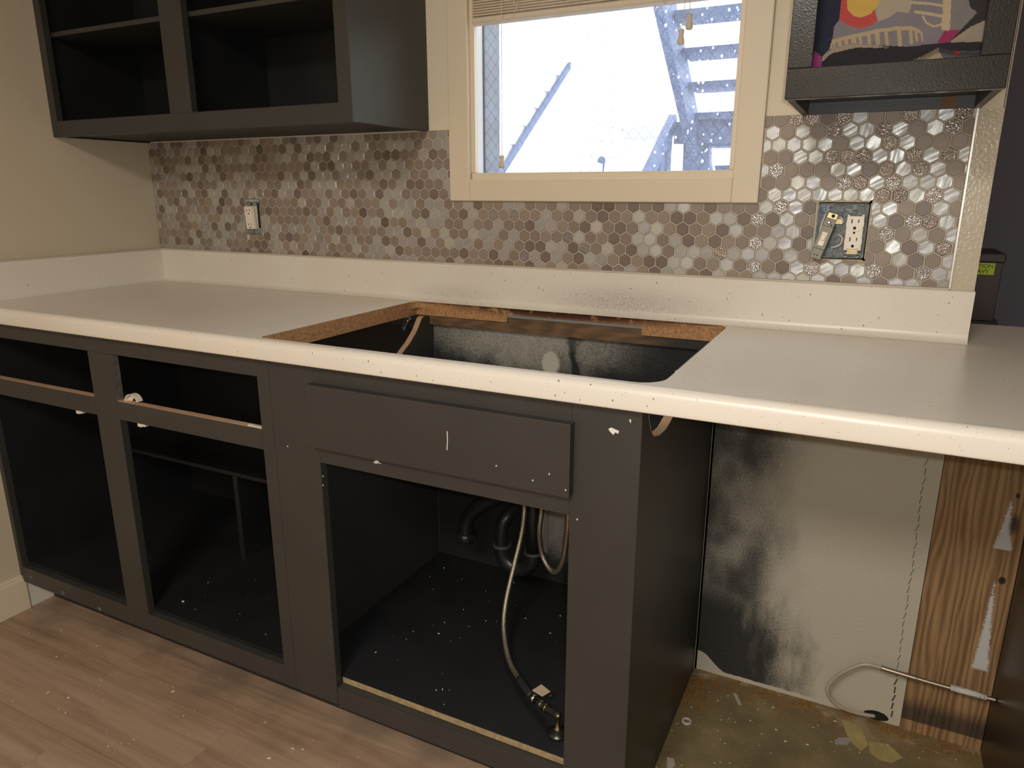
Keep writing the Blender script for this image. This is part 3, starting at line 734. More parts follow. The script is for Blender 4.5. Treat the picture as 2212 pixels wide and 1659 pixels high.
# left side with the curved cut for the sink bowl, right side with a smaller bite
cutL = [(FY + .019, FB), (-.0028, FB), (-.0028, FT), (-.050, FT), (-.060, .872), (-.085, .842), (-.120, .815), (-.165, .790), (-.23, .772), (-.32, .765), (-.42, .770), (-.50, .79), (-.555, .83), (-.575, FT), (FY + .019, FT)]
MB().prism(cutL, YZ, SX0, 1.0740).build('side_panel', cab_paint, sink)
def edge_strip(pts, x0, x1, t, mat, name):
    m = MB()
    for (a, b), (c, d) in zip(pts, pts[1:]):
        m.hexa([(x0, a, b), (x1, a, b), (x1, c, d), (x0, c, d), (x0, a, b + t), (x1, a, b + t), (x1, c, d + t), (x0, c, d + t)])
    return m.build(name, mat, sink)
edge_strip(cutL[3:14], SX0, 1.0740, .0015, raw_wood, 'raw_cut_edge')['label'] = 'bare curved edge where the side was cut for the bowl'
cutR = [(FY + .019, FB), (-.0028, FB), (-.0028, FT), (-.345, FT), (-.36, .855), (-.385, .824), (-.415, .803), (-.455, .795), (-.50, .797), (-.535, .806), (-.556, .822), (-.573, .850), (-.5765, FT), (FY + .019, FT)]
MB().prism(cutR, YZ, 1.8335, SX1).build('side_panel', cab_paint, sink)
edge_strip(cutR[3:13], 1.8335, SX1 + .0004, .0015, plain('pale_raw_cut', srgb(196, 160, 118), .8, bs=200, bstr=.4), 'raw_cut_edge')['label'] = 'bare curved edge of the bite in the right side panel'
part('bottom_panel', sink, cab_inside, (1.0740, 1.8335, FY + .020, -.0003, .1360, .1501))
part('raw_edge', sink, raw_board, (1.1885, 1.7300, FY + .0192, FY + .0205, .1365, .1502), label='bare particleboard edge of the cabinet floor')
part('nailer', sink, nailer_m, (1.0740, 1.8335, -.021, -.004, .851, .8745), (1.316, 1.670, -.021, -.004, .8745, .8884), label='brown wood strip behind the sink opening')
part('toe_kick', sink, plain('dark_toe_kick', srgb(40, 38, 36), .6), (1.0565, 1.8495, -.535, -.520, 0, FB))
part('toe_kick_return', sink, cab_paint, (1.8345, 1.8495, FY + .019, -.004, .0, FB))
def sf(n, b): return part(n, sink, cab_paint, b, bev=.0012)
sf('stile', (1.0655, 1.1860, FY, FY + .019, FB, FT)); sf('stile', (1.7310, 1.8500, FY, FY + .019, .0, FT))
sf('rail', (1.1860, 1.7310, FY, FY + .019, .670, FT)); sf('rail', (1.1872, 1.7310, FY, FY + .019, .086, .1360))
fd = part('false_drawer_front', sink, cab_paint, (1.1775, 1.7370, FY - .0185, FY - .0002, .7085, .8385), bev=.0012)
# chips and scratches
def chip(pts, y, mat, name='paint_chip', parent=sink, t=.0006): return MB().prism(pts, XZ, y, y - t).build(name, mat, parent)
chip([(1.5005, .756), (1.5022, .756), (1.5035, .774), (1.5035, .7915), (1.5018, .7915), (1.502, .773)], FY - .0186, white_chip, 'scratch', fd)
chip([(1.795, .8345), (1.800, .838), (1.806, .836), (1.813, .834), (1.812, .829), (1.807, .831), (1.804, .826), (1.799, .830)], FY - .0001, white_chip)
chip([(1.829, .856), (1.832, .856), (1.832, .850), (1.830, .852)], FY - .0001, white_chip)
chip([(1.321, .694), (1.327, .700), (1.330, .704), (1.333, .699), (1.340, .694), (1.334, .6955), (1.328, .693)], FY - .0001, white_chip)
for x, z in ((1.10, .69), (1.19, .64), (1.1885, .62), (1.70, .745), (1.67, .728), (1.73, .722), (1.60, .742), (1.745, .664)):
    chip([(x, z), (x + .0022, z + .0005), (x + .002, z + .0032), (x - .0003, z + .0025)], FY - (.0187 if .709 < z < .838 else .0001), white_chip)
for x, z in ((.055, .115), (.20, .104), (.36, .098)):
    chip([(x + .008 * math.cos(t), z + .006 * math.sin(t)) for t in np.linspace(0, 6.28, 9)[:-1]], FY - .0001, plain('grey_smudge', srgb(100, 98, 92), .6), 'paint_chip', base)

# oak board and the dark peninsula cabinet on the right of the bay
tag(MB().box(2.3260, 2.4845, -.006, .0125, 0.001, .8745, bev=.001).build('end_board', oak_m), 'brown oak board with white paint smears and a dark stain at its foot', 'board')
pen = thing('peninsula_cabinet', 'dark brown cabinet end panel under the right end of the counter', 'cabinet', (2.8, -.3, 0))
part('side_panel', pen, dark_panel, (2.485, 2.503, -.600, .24, .001, .8745), bev=.001)
part('front_panel', pen, dark_panel, (2.498, 3.28, -.600, -.582, .09, .8745), bev=.001)
part('back_panel', pen, dark_panel, (2.498, 3.28, .222, .24, .001, .8745))
part('toe_kick', pen, dark_panel, (2.498, 3.28, -.54, -.525, .001, .09))

# ------------------------------------------------------------------ outlets and switch
def junction(name, x0, x1, z0, z1, label):
    t = thing(name, label, 'electrical box', ((x0 + x1) / 2, -.001, (z0 + z1) / 2))
    d = -.0012
    part('box_shell', t, box_metal, (x0 - .002, x0 + .002, d - .004, d, z0, z1), (x1 - .002, x1 + .002, d - .004, d, z0, z1), (x0, x1, d - .004, d, z0 - .002, z0 + .002), (x0, x1, d - .004, d, z1 - .002, z1 + .002), (x0, x1, d, d + .0009, z0, z1))
    return t
jb = junction('junction_box', 2.0305, 2.1245, 1.070, 1.1805, 'open two gang wall box with bluish insides in the pearl tiles')
m = MB()
for i in range(26):
    x = rnd.uniform(2.034, 2.118); z = rnd.choice([rnd.uniform(1.160, 1.177), rnd.uniform(1.078, 1.17)]); w = rnd.uniform(.003, .010); h = rnd.uniform(.002, .009)
    m.box(x, min(x + w, 2.122), -.0055 - rnd.uniform(0, .003), -.0012, z, min(z + h, 1.178))
o = m.build('plaster_lumps', plain('bluish_lumps', srgb(134, 142, 146), .6, bs=150, bstr=.6, var=.5, vs=70), jb); o['kind'] = 'stuff'
for pts in ([(2.046, -.004, 1.163), (2.040, -.010, 1.14), (2.037, -.012, 1.12), (2.040, -.008, 1.10)], [(2.072, -.005, 1.118), (2.081, -.012, 1.112), (2.080, -.014, 1.100), (2.070, -.012, 1.093), (2.062, -.008, 1.092)], [(2.066, -.004, 1.150), (2.075, -.012, 1.152), (2.08, -.008, 1.141)]):
    MB().tube(pts, .0014, 6).build('wire', white_plastic, jb)
MB().box(2.064, 2.078, -.006, -.002, 1.139, 1.149).build('screw_tab', brass, jb)
part('blue_patch', jb, plain('blue_plastic', srgb(30, 60, 120), .4), (2.034, 2.050, -.006, -.0022, 1.160, 1.172))
part('torn_board_edge', jb, plain('torn_wallboard', srgb(190, 172, 140), .9, bs=200, bstr=.6, var=.2, vs=60), (2.0245, 2.1285, -.0052, -.001, 1.1805, 1.1905), (2.1245, 2.1320, -.0052, -.001, 1.066, 1.1905), (2.0245, 2.1285, -.0052, -.001, 1.0605, 1.070))
lb = junction('junction_box', .4035, .4635, 1.0765, 1.181, 'open one gang wall box around the outlet on the left tiles')
m = MB()
for zz in (1.0775, 1.1625):
    for i in range(14):
        x = rnd.uniform(.405, .452); w = rnd.uniform(.003, .009); m.box(x, x + w, -.008 - rnd.uniform(0, .004), -.0012, zz + rnd.uniform(0, .004), zz + rnd.uniform(.007, .016))
m.build('plaster_lumps', plain('grey_plaster_crumb', srgb(136, 140, 134), .8, var=.3, vs=90), lb)['kind'] = 'stuff'
part('tape_side', lb, black_void, (.4545, .4625, -.006, -.0022, 1.094, 1.170))

def slots(t, cx, y, cz, s=1.0, tilt=False):
    part('slot', t, dark_hole, (cx - .0072, cx - .0052, y - .0004, y + .002, cz + .001, cz + .009))
    part('slot', t, dark_hole, (cx + .0052, cx + .0070, y - .0004, y + .002, cz + .002, cz + .0085))
    g = [(cx + .0026 * math.cos(a), cz - .008 + .0026 * math.sin(a)) for a in np.linspace(0, math.pi, 7)] + [(cx - .0026, cz - .0112), (cx + .0026, cz - .0112)]
    MB().prism(g, XZ, y - .0004, y + .002).build('ground_hole', dark_hole, t)
dux = thing('duplex_outlet', 'white duplex outlet with two sockets hanging loose in the open box', 'outlet', (2.102, -.02, 1.122))
part('body', dux, white_plastic, (2.0865, 2.1185, -.016, -.004, 1.0895, 1.1555), bev=.0015)
for cz in (1.1405, 1.1045):
    r = .0165; pr = [(2.1025 + r * math.cos(a), cz + max(-.0145, min(.0145, r * math.sin(a)))) for a in np.linspace(0, 2 * math.pi, 25)[:-1]]
    sf_ = MB().prism(pr, XZ, -.0155, -.0190).build('socket_face', white_plastic, dux)
    slots(sf_, 2.1025, -.0190, cz)
MB().lathe([(.0022, 0), (.0022, .001)], (2.1025, -.0160, 1.1225), (0, -1, 0), 10).build('screw_hole', dark_hole, dux)
m = MB().box(2.093, 2.1125, -.0165, -.013, 1.0795, 1.0895)
m.build('mounting_strap', brass, dux)
for x in (2.0905, 2.1125):
    m = MB(); m.tube([(x + .0042 * math.cos(a), -.0145, 1.0775 + .0042 * math.sin(a)) for a in np.linspace(0, 2 * math.pi, 12)], .0011, 6, smooth=1)
    m.build('strap_ear', steel, dux)
part('strap_tab', dux, white_plastic, (2.0865, 2.0925, -.017, -.012, 1.0875, 1.0902), (2.1125, 2.1185, -.017, -.012, 1.0875, 1.0902), (2.087, 2.091, -.012, -.008, 1.1555, 1.158), (2.114, 2.118, -.012, -.008, 1.1555, 1.158))

swt = thing('light_switch', 'loose toggle switch tilted in the open box left of the duplex outlet', 'switch', (2.048, -.02, 1.117))
X_ = Matrix.Translation(Vector((2.0475, -.018, 1.1165))) @ Matrix.Rotation(math.radians(15.5), 4, 'Y') @ Matrix.Rotation(math.radians(-6), 4, 'X')
grey_strap = plain('grey_switch_strap', srgb(128, 124, 110), .5, .35, bs=80, bstr=.2)
def sp(name, mat, *bx, bev=.0008):
    m = MB()
    for b in bx: m.box(*b, bev=bev)
    return m.build(name, mat, swt, X_)
sp('strap', grey_strap, (-.0105, .0105, -.002, 0, -.050, .040)); sp('frame', grey_strap, (-.0115, .0115, -.0065, -.001, -.029, .018))
sp('yoke', grey_strap, (-.011, .011, -.005, 0, .018, .034)); sp('strap_end', brass, (-.0095, .0105, -.003, 0, .034, .046))
sp('toggle', white_plastic, (-.0058, .0058, -.0095, -.006, -.023, .006), bev=.0012); sp('toggle_lever', white_plastic, (-.004, .004, -.014, -.0095, -.012, .001), bev=.0015)
sp('switch_body', rubber, (-.011, .0135, 0, .012, -.036, .026))
m = MB(); m.lathe([(.0036, 0), (.0036, .0015), (.002, .0022)], (-.001, -.0055, .026), (0, -1, 0), 12); m.build('screw', steel, swt, X_)
m = MB()
for x in (-.004, .002): m.lathe([(.0014, 0), (.0014, .0006)], (x, -.0021, -.0425), (0, -1, 0), 8)
m.lathe([(.0035, 0), (.0035, .0006)], (.002, -.0031, .0405), (0, -1, 0), 12); m.lathe([(.0016, 0), (.0016, .0006)], (.0055, -.0051, .022), (0, -1, 0), 8)
m.build('screw_hole', dark_hole, swt, X_)

gf = thing('safety_outlet', 'white outlet with two small buttons standing proud of the left tiles', 'outlet', (.433, -.02, 1.126))
XG = Matrix.Translation(Vector((.433, -.012, 1.1255))) @ Matrix.Rotation(math.radians(-3), 4, 'Y')
def gp(name, mat, *bx, bev=0.0):
    m = MB()
    for b in bx: m.box(*b, bev=bev)
    return m.build(name, mat, gf, XG)
gp('body', white_plastic, (-.0175, .0175, -.0045, .008, -.034, .034), bev=.001)
gp('face', white_plastic, (-.0160, .0155, -.0085, -.0042, -.0325, .0325), bev=.001)
gp('button', white_plastic, (-.006, .006, -.0098, -.0083, .0008, .0055), (-.006, .006, -.0098, -.0083, -.0058, -.0011), bev=.0004)
gp('slot', dark_hole, *[(x0, x1, -.0089, -.008, cz, cz + .007) for cz in (.019, -.0225) for x0, x1 in ((-.0070, -.0054), (.0050, .0066))])
gp('ground_hole', dark_hole, (-.002, .002, -.0089, -.008, .0105, .0145), (-.002, .002, -.0089, -.008, -.0305, -.0265))
gp('indicator', plain('amber_dot', srgb(120, 70, 40), .4), (-.0135, -.0120, -.0089, -.008, .002, .0035))
gp('strap', steel, (-.008, .008, -.002, .002, .034, .046), (-.008, .008, -.002, .002, -.046, -.034))

# ------------------------------------------------------------------ blind and its cords
bl = thing('window_blind', 'cream slatted blind drawn up to the top of the kitchen window', 'blind', (1.528, -.01, 1.59))
slat_m = plain('cream_blind_slat', srgb(226, 208, 180), .45); rail_m = plain('cream_blind_rail', srgb(220, 204, 180), .5); cord_m = plain('cream_cord', srgb(224, 206, 176), .8); knob_m = plain('cream_wood_knob', srgb(214, 200, 174), .5)
bx0, bx1 = 1.2145, 1.8405
MB().prism([(.010, 1.5905), (-.012, 1.5915), (-.016, 1.596), (-.016, 1.603), (-.012, 1.606), (.012, 1.606), (.014, 1.598)], YZ, bx0, bx1).build('bottom_rail', rail_m, bl)
for i in range(30):
    z = 1.6075 + i * .0058
    MB().prism([(.012, z), (.0, z + .0012), (-.014, z + .0006), (-.0155, z + .0022), (-.014, z + .0042), (.0, z + .0046), (.012, z + .0034)], YZ, bx0, bx1).build('slat', slat_m, bl)
part('head_rail', bl, rail_m, (bx0, bx1, -.018, .014, 1.79, 1.835))
def crd(pts, n='cord', r=.0009): return MB().tube(pts, r, 6).build(n, cord_m, bl)
def knob(x, y, zt, h=.031):
    return MB().lathe([(.0035, 0), (.0062, -.0015), (.0064, -.004), (.0052, -.009), (.0056, -.015), (.0074, -.021), (.0078, -.025), (.0070, -.029), (.0045, -h)], (x, y, zt), (0, 0, 1), 16).build('pull_knob', knob_m, bl)
crd([(1.3000, -.024, 1.80), (1.2998, -.024, 1.60), (1.3004, -.025, 1.45), (1.3005, -.025, 1.2882)]); knob(1.3005, -.025, 1.2890)
crd([(1.7325, -.024, 1.79), (1.7305, -.024, 1.60), (1.7268, -.025, 1.5342)]); knob(1.7264, -.025, 1.5335)
crd([(1.7392, -.024, 1.79), (1.7402, -.024, 1.60), (1.7422, -.025, 1.5622)]); knob(1.7424, -.025, 1.5615)
crd([(1.690, -.019, 1.625), (1.686, -.022, 1.600), (1.684, -.023, 1.590), (1.690, -.024, 1.5855), (1.697, -.023, 1.590), (1.702, -.021, 1.602), (1.704, -.019, 1.625)])
for lx in (1.326, 1.475):
    for k in range(6):
        z0 = 1.607 + rnd.uniform(0, .03); dx = rnd.uniform(-.012, .014)
        crd([(lx + dx, -.0165, z0 + .03), (lx + dx + rnd.uniform(-.008, .008), -.021, z0 + .022), (lx + dx + rnd.uniform(-.01, .012), -.0215, z0 + .008), (lx + dx + rnd.uniform(-.006, .006), -.0205, z0), (lx + dx + rnd.uniform(-.012, .012), -.0175, z0 + .012)], 'ladder_loop', .0008)
crd([(lx - .1455, -.0175, 1.606), (1.3265, -.0185, 1.596), (1.331, -.015, 1.5905)], 'ladder_loop')

# ------------------------------------------------------------------ plumbing in the sink cabinet
tr = thing('drain_trap', 'black plastic drain trap bent like a U under the sink', 'pipe', (1.392, -.12, .26))
R_ = .0205
yT = -.12; L0 = Vector((1.347, yT, .292)); R0 = Vector((1.4385, yT + .0, .292))
ub = [L0] + [Vector((1.39275 - .04575 * math.cos(a), yT, .285 - .050 * math.sin(a))) for a in np.linspace(0, math.pi, 11)] + [R0]
MB().tube(ub, R_ + .001, 18, smooth=2).build('trap_bend', abs_black, tr)
MB().tube([R0, (1.4385, yT, .36), (1.4385, yT, .60)], R_ - .002, 18, smooth=1).build('tail_pipe', abs_black, tr)
MB().tube([L0, (1.347, yT, .330), (1.352, yT + .004, .362), (1.362, yT + .022, .378), (1.372, yT + .055, .386), (1.376, -.003, .388)], R_ - .001, 18, smooth=4).build('wall_elbow', abs_black, tr)
for c in (L0, R0): MB().lathe([(R_ + .003, -.004), (R_ + .0045, -.002), (R_ + .0045, .003), (R_ + .003, .005)], c, (0, 0, 1), 20).build('joint_ring', plain('grey_joint_ring', srgb(70, 70, 70), .5), tr)
MB().lathe([(R_ + .012, 0), (R_ + .012, .004), (R_ + .002, .012)], (1.376, -.0027, .388), (0, -1, 0), 16).build('foam_ring', plain('yellow_foam', srgb(170, 160, 92), .9, bs=120, bstr=.8, bd=.006, var=.4, vs=60), tr)
part('paper_patch', tr, plain('torn_grey_paper', srgb(150, 148, 138), .9), (1.372, 1.402, -.0062, -.003, .215, .33))
part('paper_patch', tr, plain('torn_grey_paper', srgb(150, 148, 138), .9), (1.418, 1.430, -.0062, -.003, .235, .42))
el = thing('drain_elbow', 'loose black drain elbow with a collar nut hanging left of the trap', 'pipe', (1.25, -.12, .30))
MB().tube([(1.2415, -.13, .300), (1.2440, -.13, .340), (1.262, -.13, .374), (1.295, -.128, .405), (1.335, -.126, .432), (1.385, -.123, .450), (1.408, -.122, .458)], R_, 18, smooth=4).build('bend', abs_black, el)
m = MB(); m.lathe([(R_ + .001, .012), (R_ + .0065, .010), (R_ + .0065, -.012), (R_ + .003, -.014), (R_ - .004, -.010)], (1.2415, -.13, .300), (.05, 0, 1), 24)
m.build('collar_nut', abs_black, el)
m = MB()
for k in range(8):
    a = k * math.pi / 4; c = (1.2415 + (R_ + .007) * math.cos(a), -.13 + (R_ + .007) * math.sin(a)); m.box(c[0] - .003, c[0] + .003, c[1] - .003, c[1] + .003, .290, .307, bev=.001)
m.build('nut_rib', abs_black, el)

def braid():
    k = Mat('braided_steel_hose', srgb(176, 164, 146), .35, .85); u = k.pos()
    f = k.noise(u, 700, 2); k.set('Base Color', k.ramp(f, [(.3, srgb(110, 98, 84)), (.6, srgb(196, 184, 164))])); k.bump(f, .6, .0015); return k.m
braid_m = braid()
h1 = thing('supply_hose', 'braided steel supply hose curving down to the brass stub', 'hose', (1.55, -.4, .18))
H1 = [(1.437, -.17, .60), (1.437, -.17, .459), (1.444, -.20, .390), (1.443, -.24, .319), (1.445, -.29, .243), (1.4626, -.335, .197), (1.5069, -.395, .1685), (1.5629, -.45, .170)]
MB().tube(H1, .0062, 12, smooth=6).build('braided_hose', braid_m, h1)
MB().tube([(1.5560, -.443, .170), (1.5780, -.463, .1715), (1.6070, -.487, .1725)], .0082, 12, smooth=3).build('crimp_sleeve', rubber, h1)
MB().tube([(1.6070, -.487, .1725), (1.6190, -.4930, .1735)], .0098, 8, smooth=1).build('hose_nut', steel, h1)
MB().hexa([(1.6030, -.478, .1805), (1.6330, -.492, .1860), (1.6510, -.492, .2040), (1.6230, -.476, .2005), (1.6030, -.4772, .1811), (1.6330, -.4912, .1866), (1.6510, -.4912, .2046), (1.6230, -.4752, .2011)]).build('paper_tag', plain('paper_tag', srgb(170, 152, 128), .8), h1)
h2 = thing('faucet_hose', 'second braided hose hanging in a U right of the trap', 'hose', (1.51, -.15, .28))
MB().tube([(1.472, -.14, .60), (1.472, -.14, .4526), (1.4687, -.15, .3723), (1.4761, -.145, .305), (1.5063, -.16, .2782), (1.5294, -.17, .2879), (1.5488, -.18, .3334), (1.5571, -.18, .4039), (1.5547, -.17, .4846), (1.552, -.165, .60)], .0068, 12, smooth=6).build('braided_hose', braid_m, h2)
va = thing('shutoff_stub', 'brass water stub rising from the floor of the sink cabinet', 'valve', (1.6878, -.5365, .15))
MB().lathe([(.0215, .0002), (.0205, .004), (.014, .007), (.0095, .012), (.0085, .012)], (1.6878, -.5365, .150), (0, 0, 1), 22).build('floor_flange', plain('dark_chrome_flange', srgb(70, 68, 64), .3, .8), va)
MB().lathe([(.0085, .010), (.0085, .014), (.0052, .016), (.0050, .040), (.0062, .041), (.0062, .046), (.003, .048)], (1.6878, -.5365, .150), (0, 0, 1), 16).build('riser', brass, va)
MB().tube([(1.6878, -.5365, .1925), (1.676, -.528, .189), (1.655, -.515, .1810), (1.640, -.5060, .1775)], .0068, 12, smooth=3).build('valve_neck', rubber, va)
MB().tube([(1.640, -.5060, .1775), (1.6300, -.4995, .1755), (1.6190, -.4930, .1735)], .0088, 10, smooth=1).build('valve_body', plain('dark_valve', srgb(62, 58, 50), .35, .7), va)
MB().tube([(1.6560, -.5155, .1813), (1.6500, -.5120, .1797)], .0098, 14, smooth=1).build('ring', brass, va)
MB().tube([(1.6420, -.5075, .1780), (1.6380, -.5050, .1770)], .0100, 14, smooth=1).build('ring', steel, va)

cp = thing('sink_clip', 'grey metal sink clip hanging under the left rear corner of the cut-out', 'clip', (1.04, -.07, .87))
XC = Matrix.Translation(Vector((1.046, -.075, .8755))) @ Matrix.Rotation(math.radians(38), 4, 'Y') @ Matrix.Rotation(math.radians(20), 4, 'X')
m = MB(); m.box(-.006, .006, -.0015, .0015, -.042, .0, bev=.0006); m.box(-.006, -.0045, -.010, .0015, -.040, -.002); m.box(.0045, .006, -.010, .0015, -.040, -.002); m.box(-.006, .006, -.012, .0015, -.044, -.041)
m.build('bracket', plain('grey_clip', srgb(120, 124, 130), .35, .6), cp, XC)
MB().lathe([(.0045, 0), (.0045, .004), (.002, .005)], (0, -.002, -.014), (0, -1, 0), 10).build('screw', steel, cp, XC)

# ------------------------------------------------------------------ conduit in the appliance bay
cn = thing('flexible_conduit', 'ribbed metal conduit with a pale tube looping into the wall foot', 'conduit', (2.325, -.045, .16))
Lc = Vector((2.4848, -.050, .1665)); Rc = Vector((2.2660, -.042, .168)); nrib = 52
m = MB(); pth = [Rc.lerp(Lc, i / (nrib * 2)) + Vector((0, 0, -.002 * math.sin(math.pi * i / (nrib * 2)))) for i in range(nrib * 2 + 1)]
m.tube(pth, .0064, 12, smooth=1, radii=None)
bm = m.bm; vl = list(bm.verts)
for i in range(nrib * 2 + 1):
    f = 1.0 if i % 2 else .62
    f *= 1.12 if i < 34 else .95
    for vtx in vl[i * 12:(i + 1) * 12]: vtx.co = pth[i] + (vtx.co - pth[i]) * f
for f_ in bm.faces: f_.smooth = True
slv = m.build('ribbed_sleeve', plain('conduit_steel', srgb(164, 152, 136), .3, .9), cn)
MB().tube([Rc.lerp(Lc, .62), Rc.lerp(Lc, .92)], .0066, 12, smooth=1).build('paint_coat', plain('white_paint_on_conduit', srgb(206, 204, 196), .7, bs=200, bstr=.9, bd=.004), slv)
MB().tube([(2.275, -.042, .1678), (2.2356, -.045, .1686), (2.2044, -.05, .1493), (2.1786, -.05, .1183), (2.1653, -.05, .0861), (2.1718, -.045, .0595), (2.197, -.035, .0342), (2.2333, -.020, .0190), (2.272, -.004, .0125)], .0044, 10, smooth=6).build('pale_tube', plain('pale_tube', srgb(178, 164, 140), .35, var=.12, vs=40), cn)

# plastic drawer guides and the white roller
gd = plain('drawer_guide_plastic', srgb(226, 218, 200), .4)
tag(MB().box(.3965, .4085, -.611, -.598, .6630, .6718, bev=.001).box(.4085, .4190, -.611, -.598, .6650, .6718, bev=.001).build('drawer_guide', gd), 'white plastic drawer guide under the leftmost drawer rail', 'drawer guide', 'plastic drawer guides')
tag(MB().box(.6280, .6410, -.611, -.598, .6630, .6718, bev=.001).box(.6410, .6540, -.611, -.598, .6655, .6718, bev=.001).build('drawer_guide', gd), 'white plastic drawer guide under the second drawer rail', 'drawer guide', 'plastic drawer guides')
tag(MB().box(.990, 1.004, -.611, -.603, .7191, .7222, bev=.0008).box(1.0055, 1.030, -.611, -.603, .7191, .7215, bev=.0008).build('drawer_guide', gd), 'flat broken white plastic guide on the right end of the drawer rail', 'drawer guide', 'plastic drawer guides')
m = MB()
ang = np.linspace(0.15, math.pi * 1.05, 12)
for a, b in zip(ang, ang[1:]):
    def q(t, r, y): return (.608 + r * math.cos(t), y, .7195 + r * math.sin(t) * .85)
    m.hexa([q(a, .0205, -.606), q(b, .0205, -.606), q(b, .0205, -.590), q(a, .0205, -.590), q(a, .0225, -.606), q(b, .0225, -.606), q(b, .0225, -.590), q(a, .0225, -.590)])
cup = tag(m.build('plastic_roller_cover', gd), 'curled white plastic cover on the raw rail of the second drawer slot', 'plastic piece')
MB().prism([(.580, .7193), (.600, .7193), (.606, .726), (.604, .733), (.592, .730)], XZ, -.597, -.5945).build('web', gd, cup)

# ------------------------------------------------------------------ loose bits on the floors
def flat(name, pts, z, t, mat, label, cat): return tag(MB().prism(pts, XY, z, z + t).build(name, mat), label, cat)
ring = MB(); ring.tube([(1.8785 + .009 * math.cos(a), -.2075 + .0095 * math.sin(a), .0032) for a in np.linspace(0, 2 * math.pi, 17)], .0034, 8, smooth=1)
tag(ring.build('washer', plain('chalky_washer', srgb(190, 180, 164), .8)), 'chalky grey ring lying on the brown vinyl', 'washer')
flat('strike_plate', [(2.194, -.128), (2.220, -.118), (2.226, -.098), (2.222, -.094), (2.199, -.104), (2.200, -.111), (2.193, -.114)], .001, .002, plain('pale_plate', srgb(168, 160, 156), .4, .3), 'small pale metal plate lying on the brown vinyl', 'plate')
paper = plain('yellowed_paper', srgb(168, 150, 96), .9, var=.15, vs=30)
flat('paper_scrap', [(2.205, -.035), (2.245, -.045), (2.262, -.095), (2.248, -.125), (2.222, -.100), (2.212, -.07)], .001, .0012, paper, 'torn yellowish paper scrap flat on the vinyl below the tube', 'paper')
flat('paper_scrap', [(2.262, -.085), (2.300, -.075), (2.330, -.105), (2.310, -.130), (2.285, -.135), (2.265, -.120)], .001, .0012, paper, 'second torn yellowish paper scrap nearer the oak board', 'paper')
flat('plaster_flake', [(1.866, -.337), (1.880, -.334), (1.888, -.350), (1.882, -.368), (1.872, -.362)], .001, .002, plain('plaster_flake', srgb(178, 166, 150), .9), 'pale plaster flake near the foot of the cabinet side', 'plaster')
flat('plaster_flake', [(1.958, -.058), (1.966, -.056), (1.978, -.078), (1.984, -.092), (1.976, -.090)], .001, .002, plain('plaster_flake', srgb(178, 166, 150), .9), 'narrow pale plaster flake close to the sprayed wall', 'plaster')
m = MB()
def crumb(x, y, z, s):
    a = rnd.uniform(0, 6.28); l = s * rnd.uniform(.6, 2.2); w = s * rnd.uniform(.4, .8); c, d = math.cos(a), math.sin(a)
    P4 = [(x + c * i - d * j, y + d * i + c * j) for i, j in ((-l, -w), (l, -w * .7), (l * .8, w), (-l * .7, w * .8))]
    m.hexa([(p[0], p[1], z) for p in P4] + [(p[0], p[1], z + s * .8) for p in P4])
for i in range(110): crumb(rnd.uniform(.1, 1.85), -.63 - abs(rnd.gauss(0, .22)), .0002, rnd.choice([.0008, .001, .0014, .002]))
for i in range(70): crumb(rnd.uniform(1.87, 2.46), rnd.uniform(-.45, -.01), .001, rnd.choice([.0007, .001, .0016]))
for i in range(60): crumb(rnd.uniform(1.10, 1.80), rnd.uniform(-.58, -.05), .1502, rnd.choice([.0005, .0007, .001, .0014]))
for i in range(16): crumb(rnd.uniform(.58, 1.0), rnd.uniform(-.58, -.35), .1502, rnd.choice([.0006, .001]))
crumb(.6105, -.541, .1502, .0035)
tag(m.build('paint_crumbs', white_chip), 'scattered white paint crumbs on the floors', 'debris', kind='stuff')

# ------------------------------------------------------------------ beyond the wall end
tb = thing('narrow_table', 'dark narrow table behind the end of the counter', 'table', (2.40, .52, 0))
part('table_top', tb, dark_panel, (2.345, 2.432, .395, .66, .880, .8985))
for x in (2.348, 2.415):
    for y in (.398, .64): part('leg', tb, dark_panel, (x, x + .014, y, y + .014, 0.0, .880))
cs = thing('storage_case', 'dark brown case with a lime warning sticker behind the wall end', 'case', (2.38, .5, .8985))
part('case_body', cs, plain('dark_brown_case', srgb(54, 38, 36), .45), (2.348, 2.4225, .405, .60, .8985, 1.040), bev=.002)
part('case_lid', cs, plain('dark_brown_case_lid', srgb(48, 34, 33), .4), (2.346, 2.4255, .400, .605, 1.040, 1.0605), bev=.003)
stk = part('sticker', cs, plain('lime_sticker', srgb(188, 206, 40), .5), (2.352, 2.4065, .4044, .4050, 1.0105, 1.0385), label='lime warning sticker')
def text(s, x1, z, size):
    cu = bpy.data.curves.new('sticker_text', 'FONT'); cu.body = s; cu.size = size; cu.align_x = 'RIGHT'; cu.extrude = .0001
    t = bpy.data.objects.new('tmp', cu); COL.objects.link(t); bpy.context.view_layer.update()
    me = bpy.data.meshes.new_from_object(t.evaluated_get(bpy.context.evaluated_depsgraph_get()))
    bpy.data.objects.remove(t)
    me.transform(Matrix.Translation(Vector((x1, .4042, z))) @ Matrix.Rotation(math.pi / 2, 4, 'X')); me.transform(Matrix.Translation(-cs.location)); me.materials.clear(); me.materials.append(plain('black_print', srgb(30, 32, 14), .6))
    o = bpy.data.objects.new('lettering', me); COL.objects.link(o); o.parent = stk
text('CAUTION', 2.4035, 1.0265, .0128); text('HEAVY', 2.3960, 1.0140, .0128)
pl = thing('wall_plate', 'dark blank wall plate with a bright rim on the slate wall', 'wall plate', (2.655, 2.197, .73))
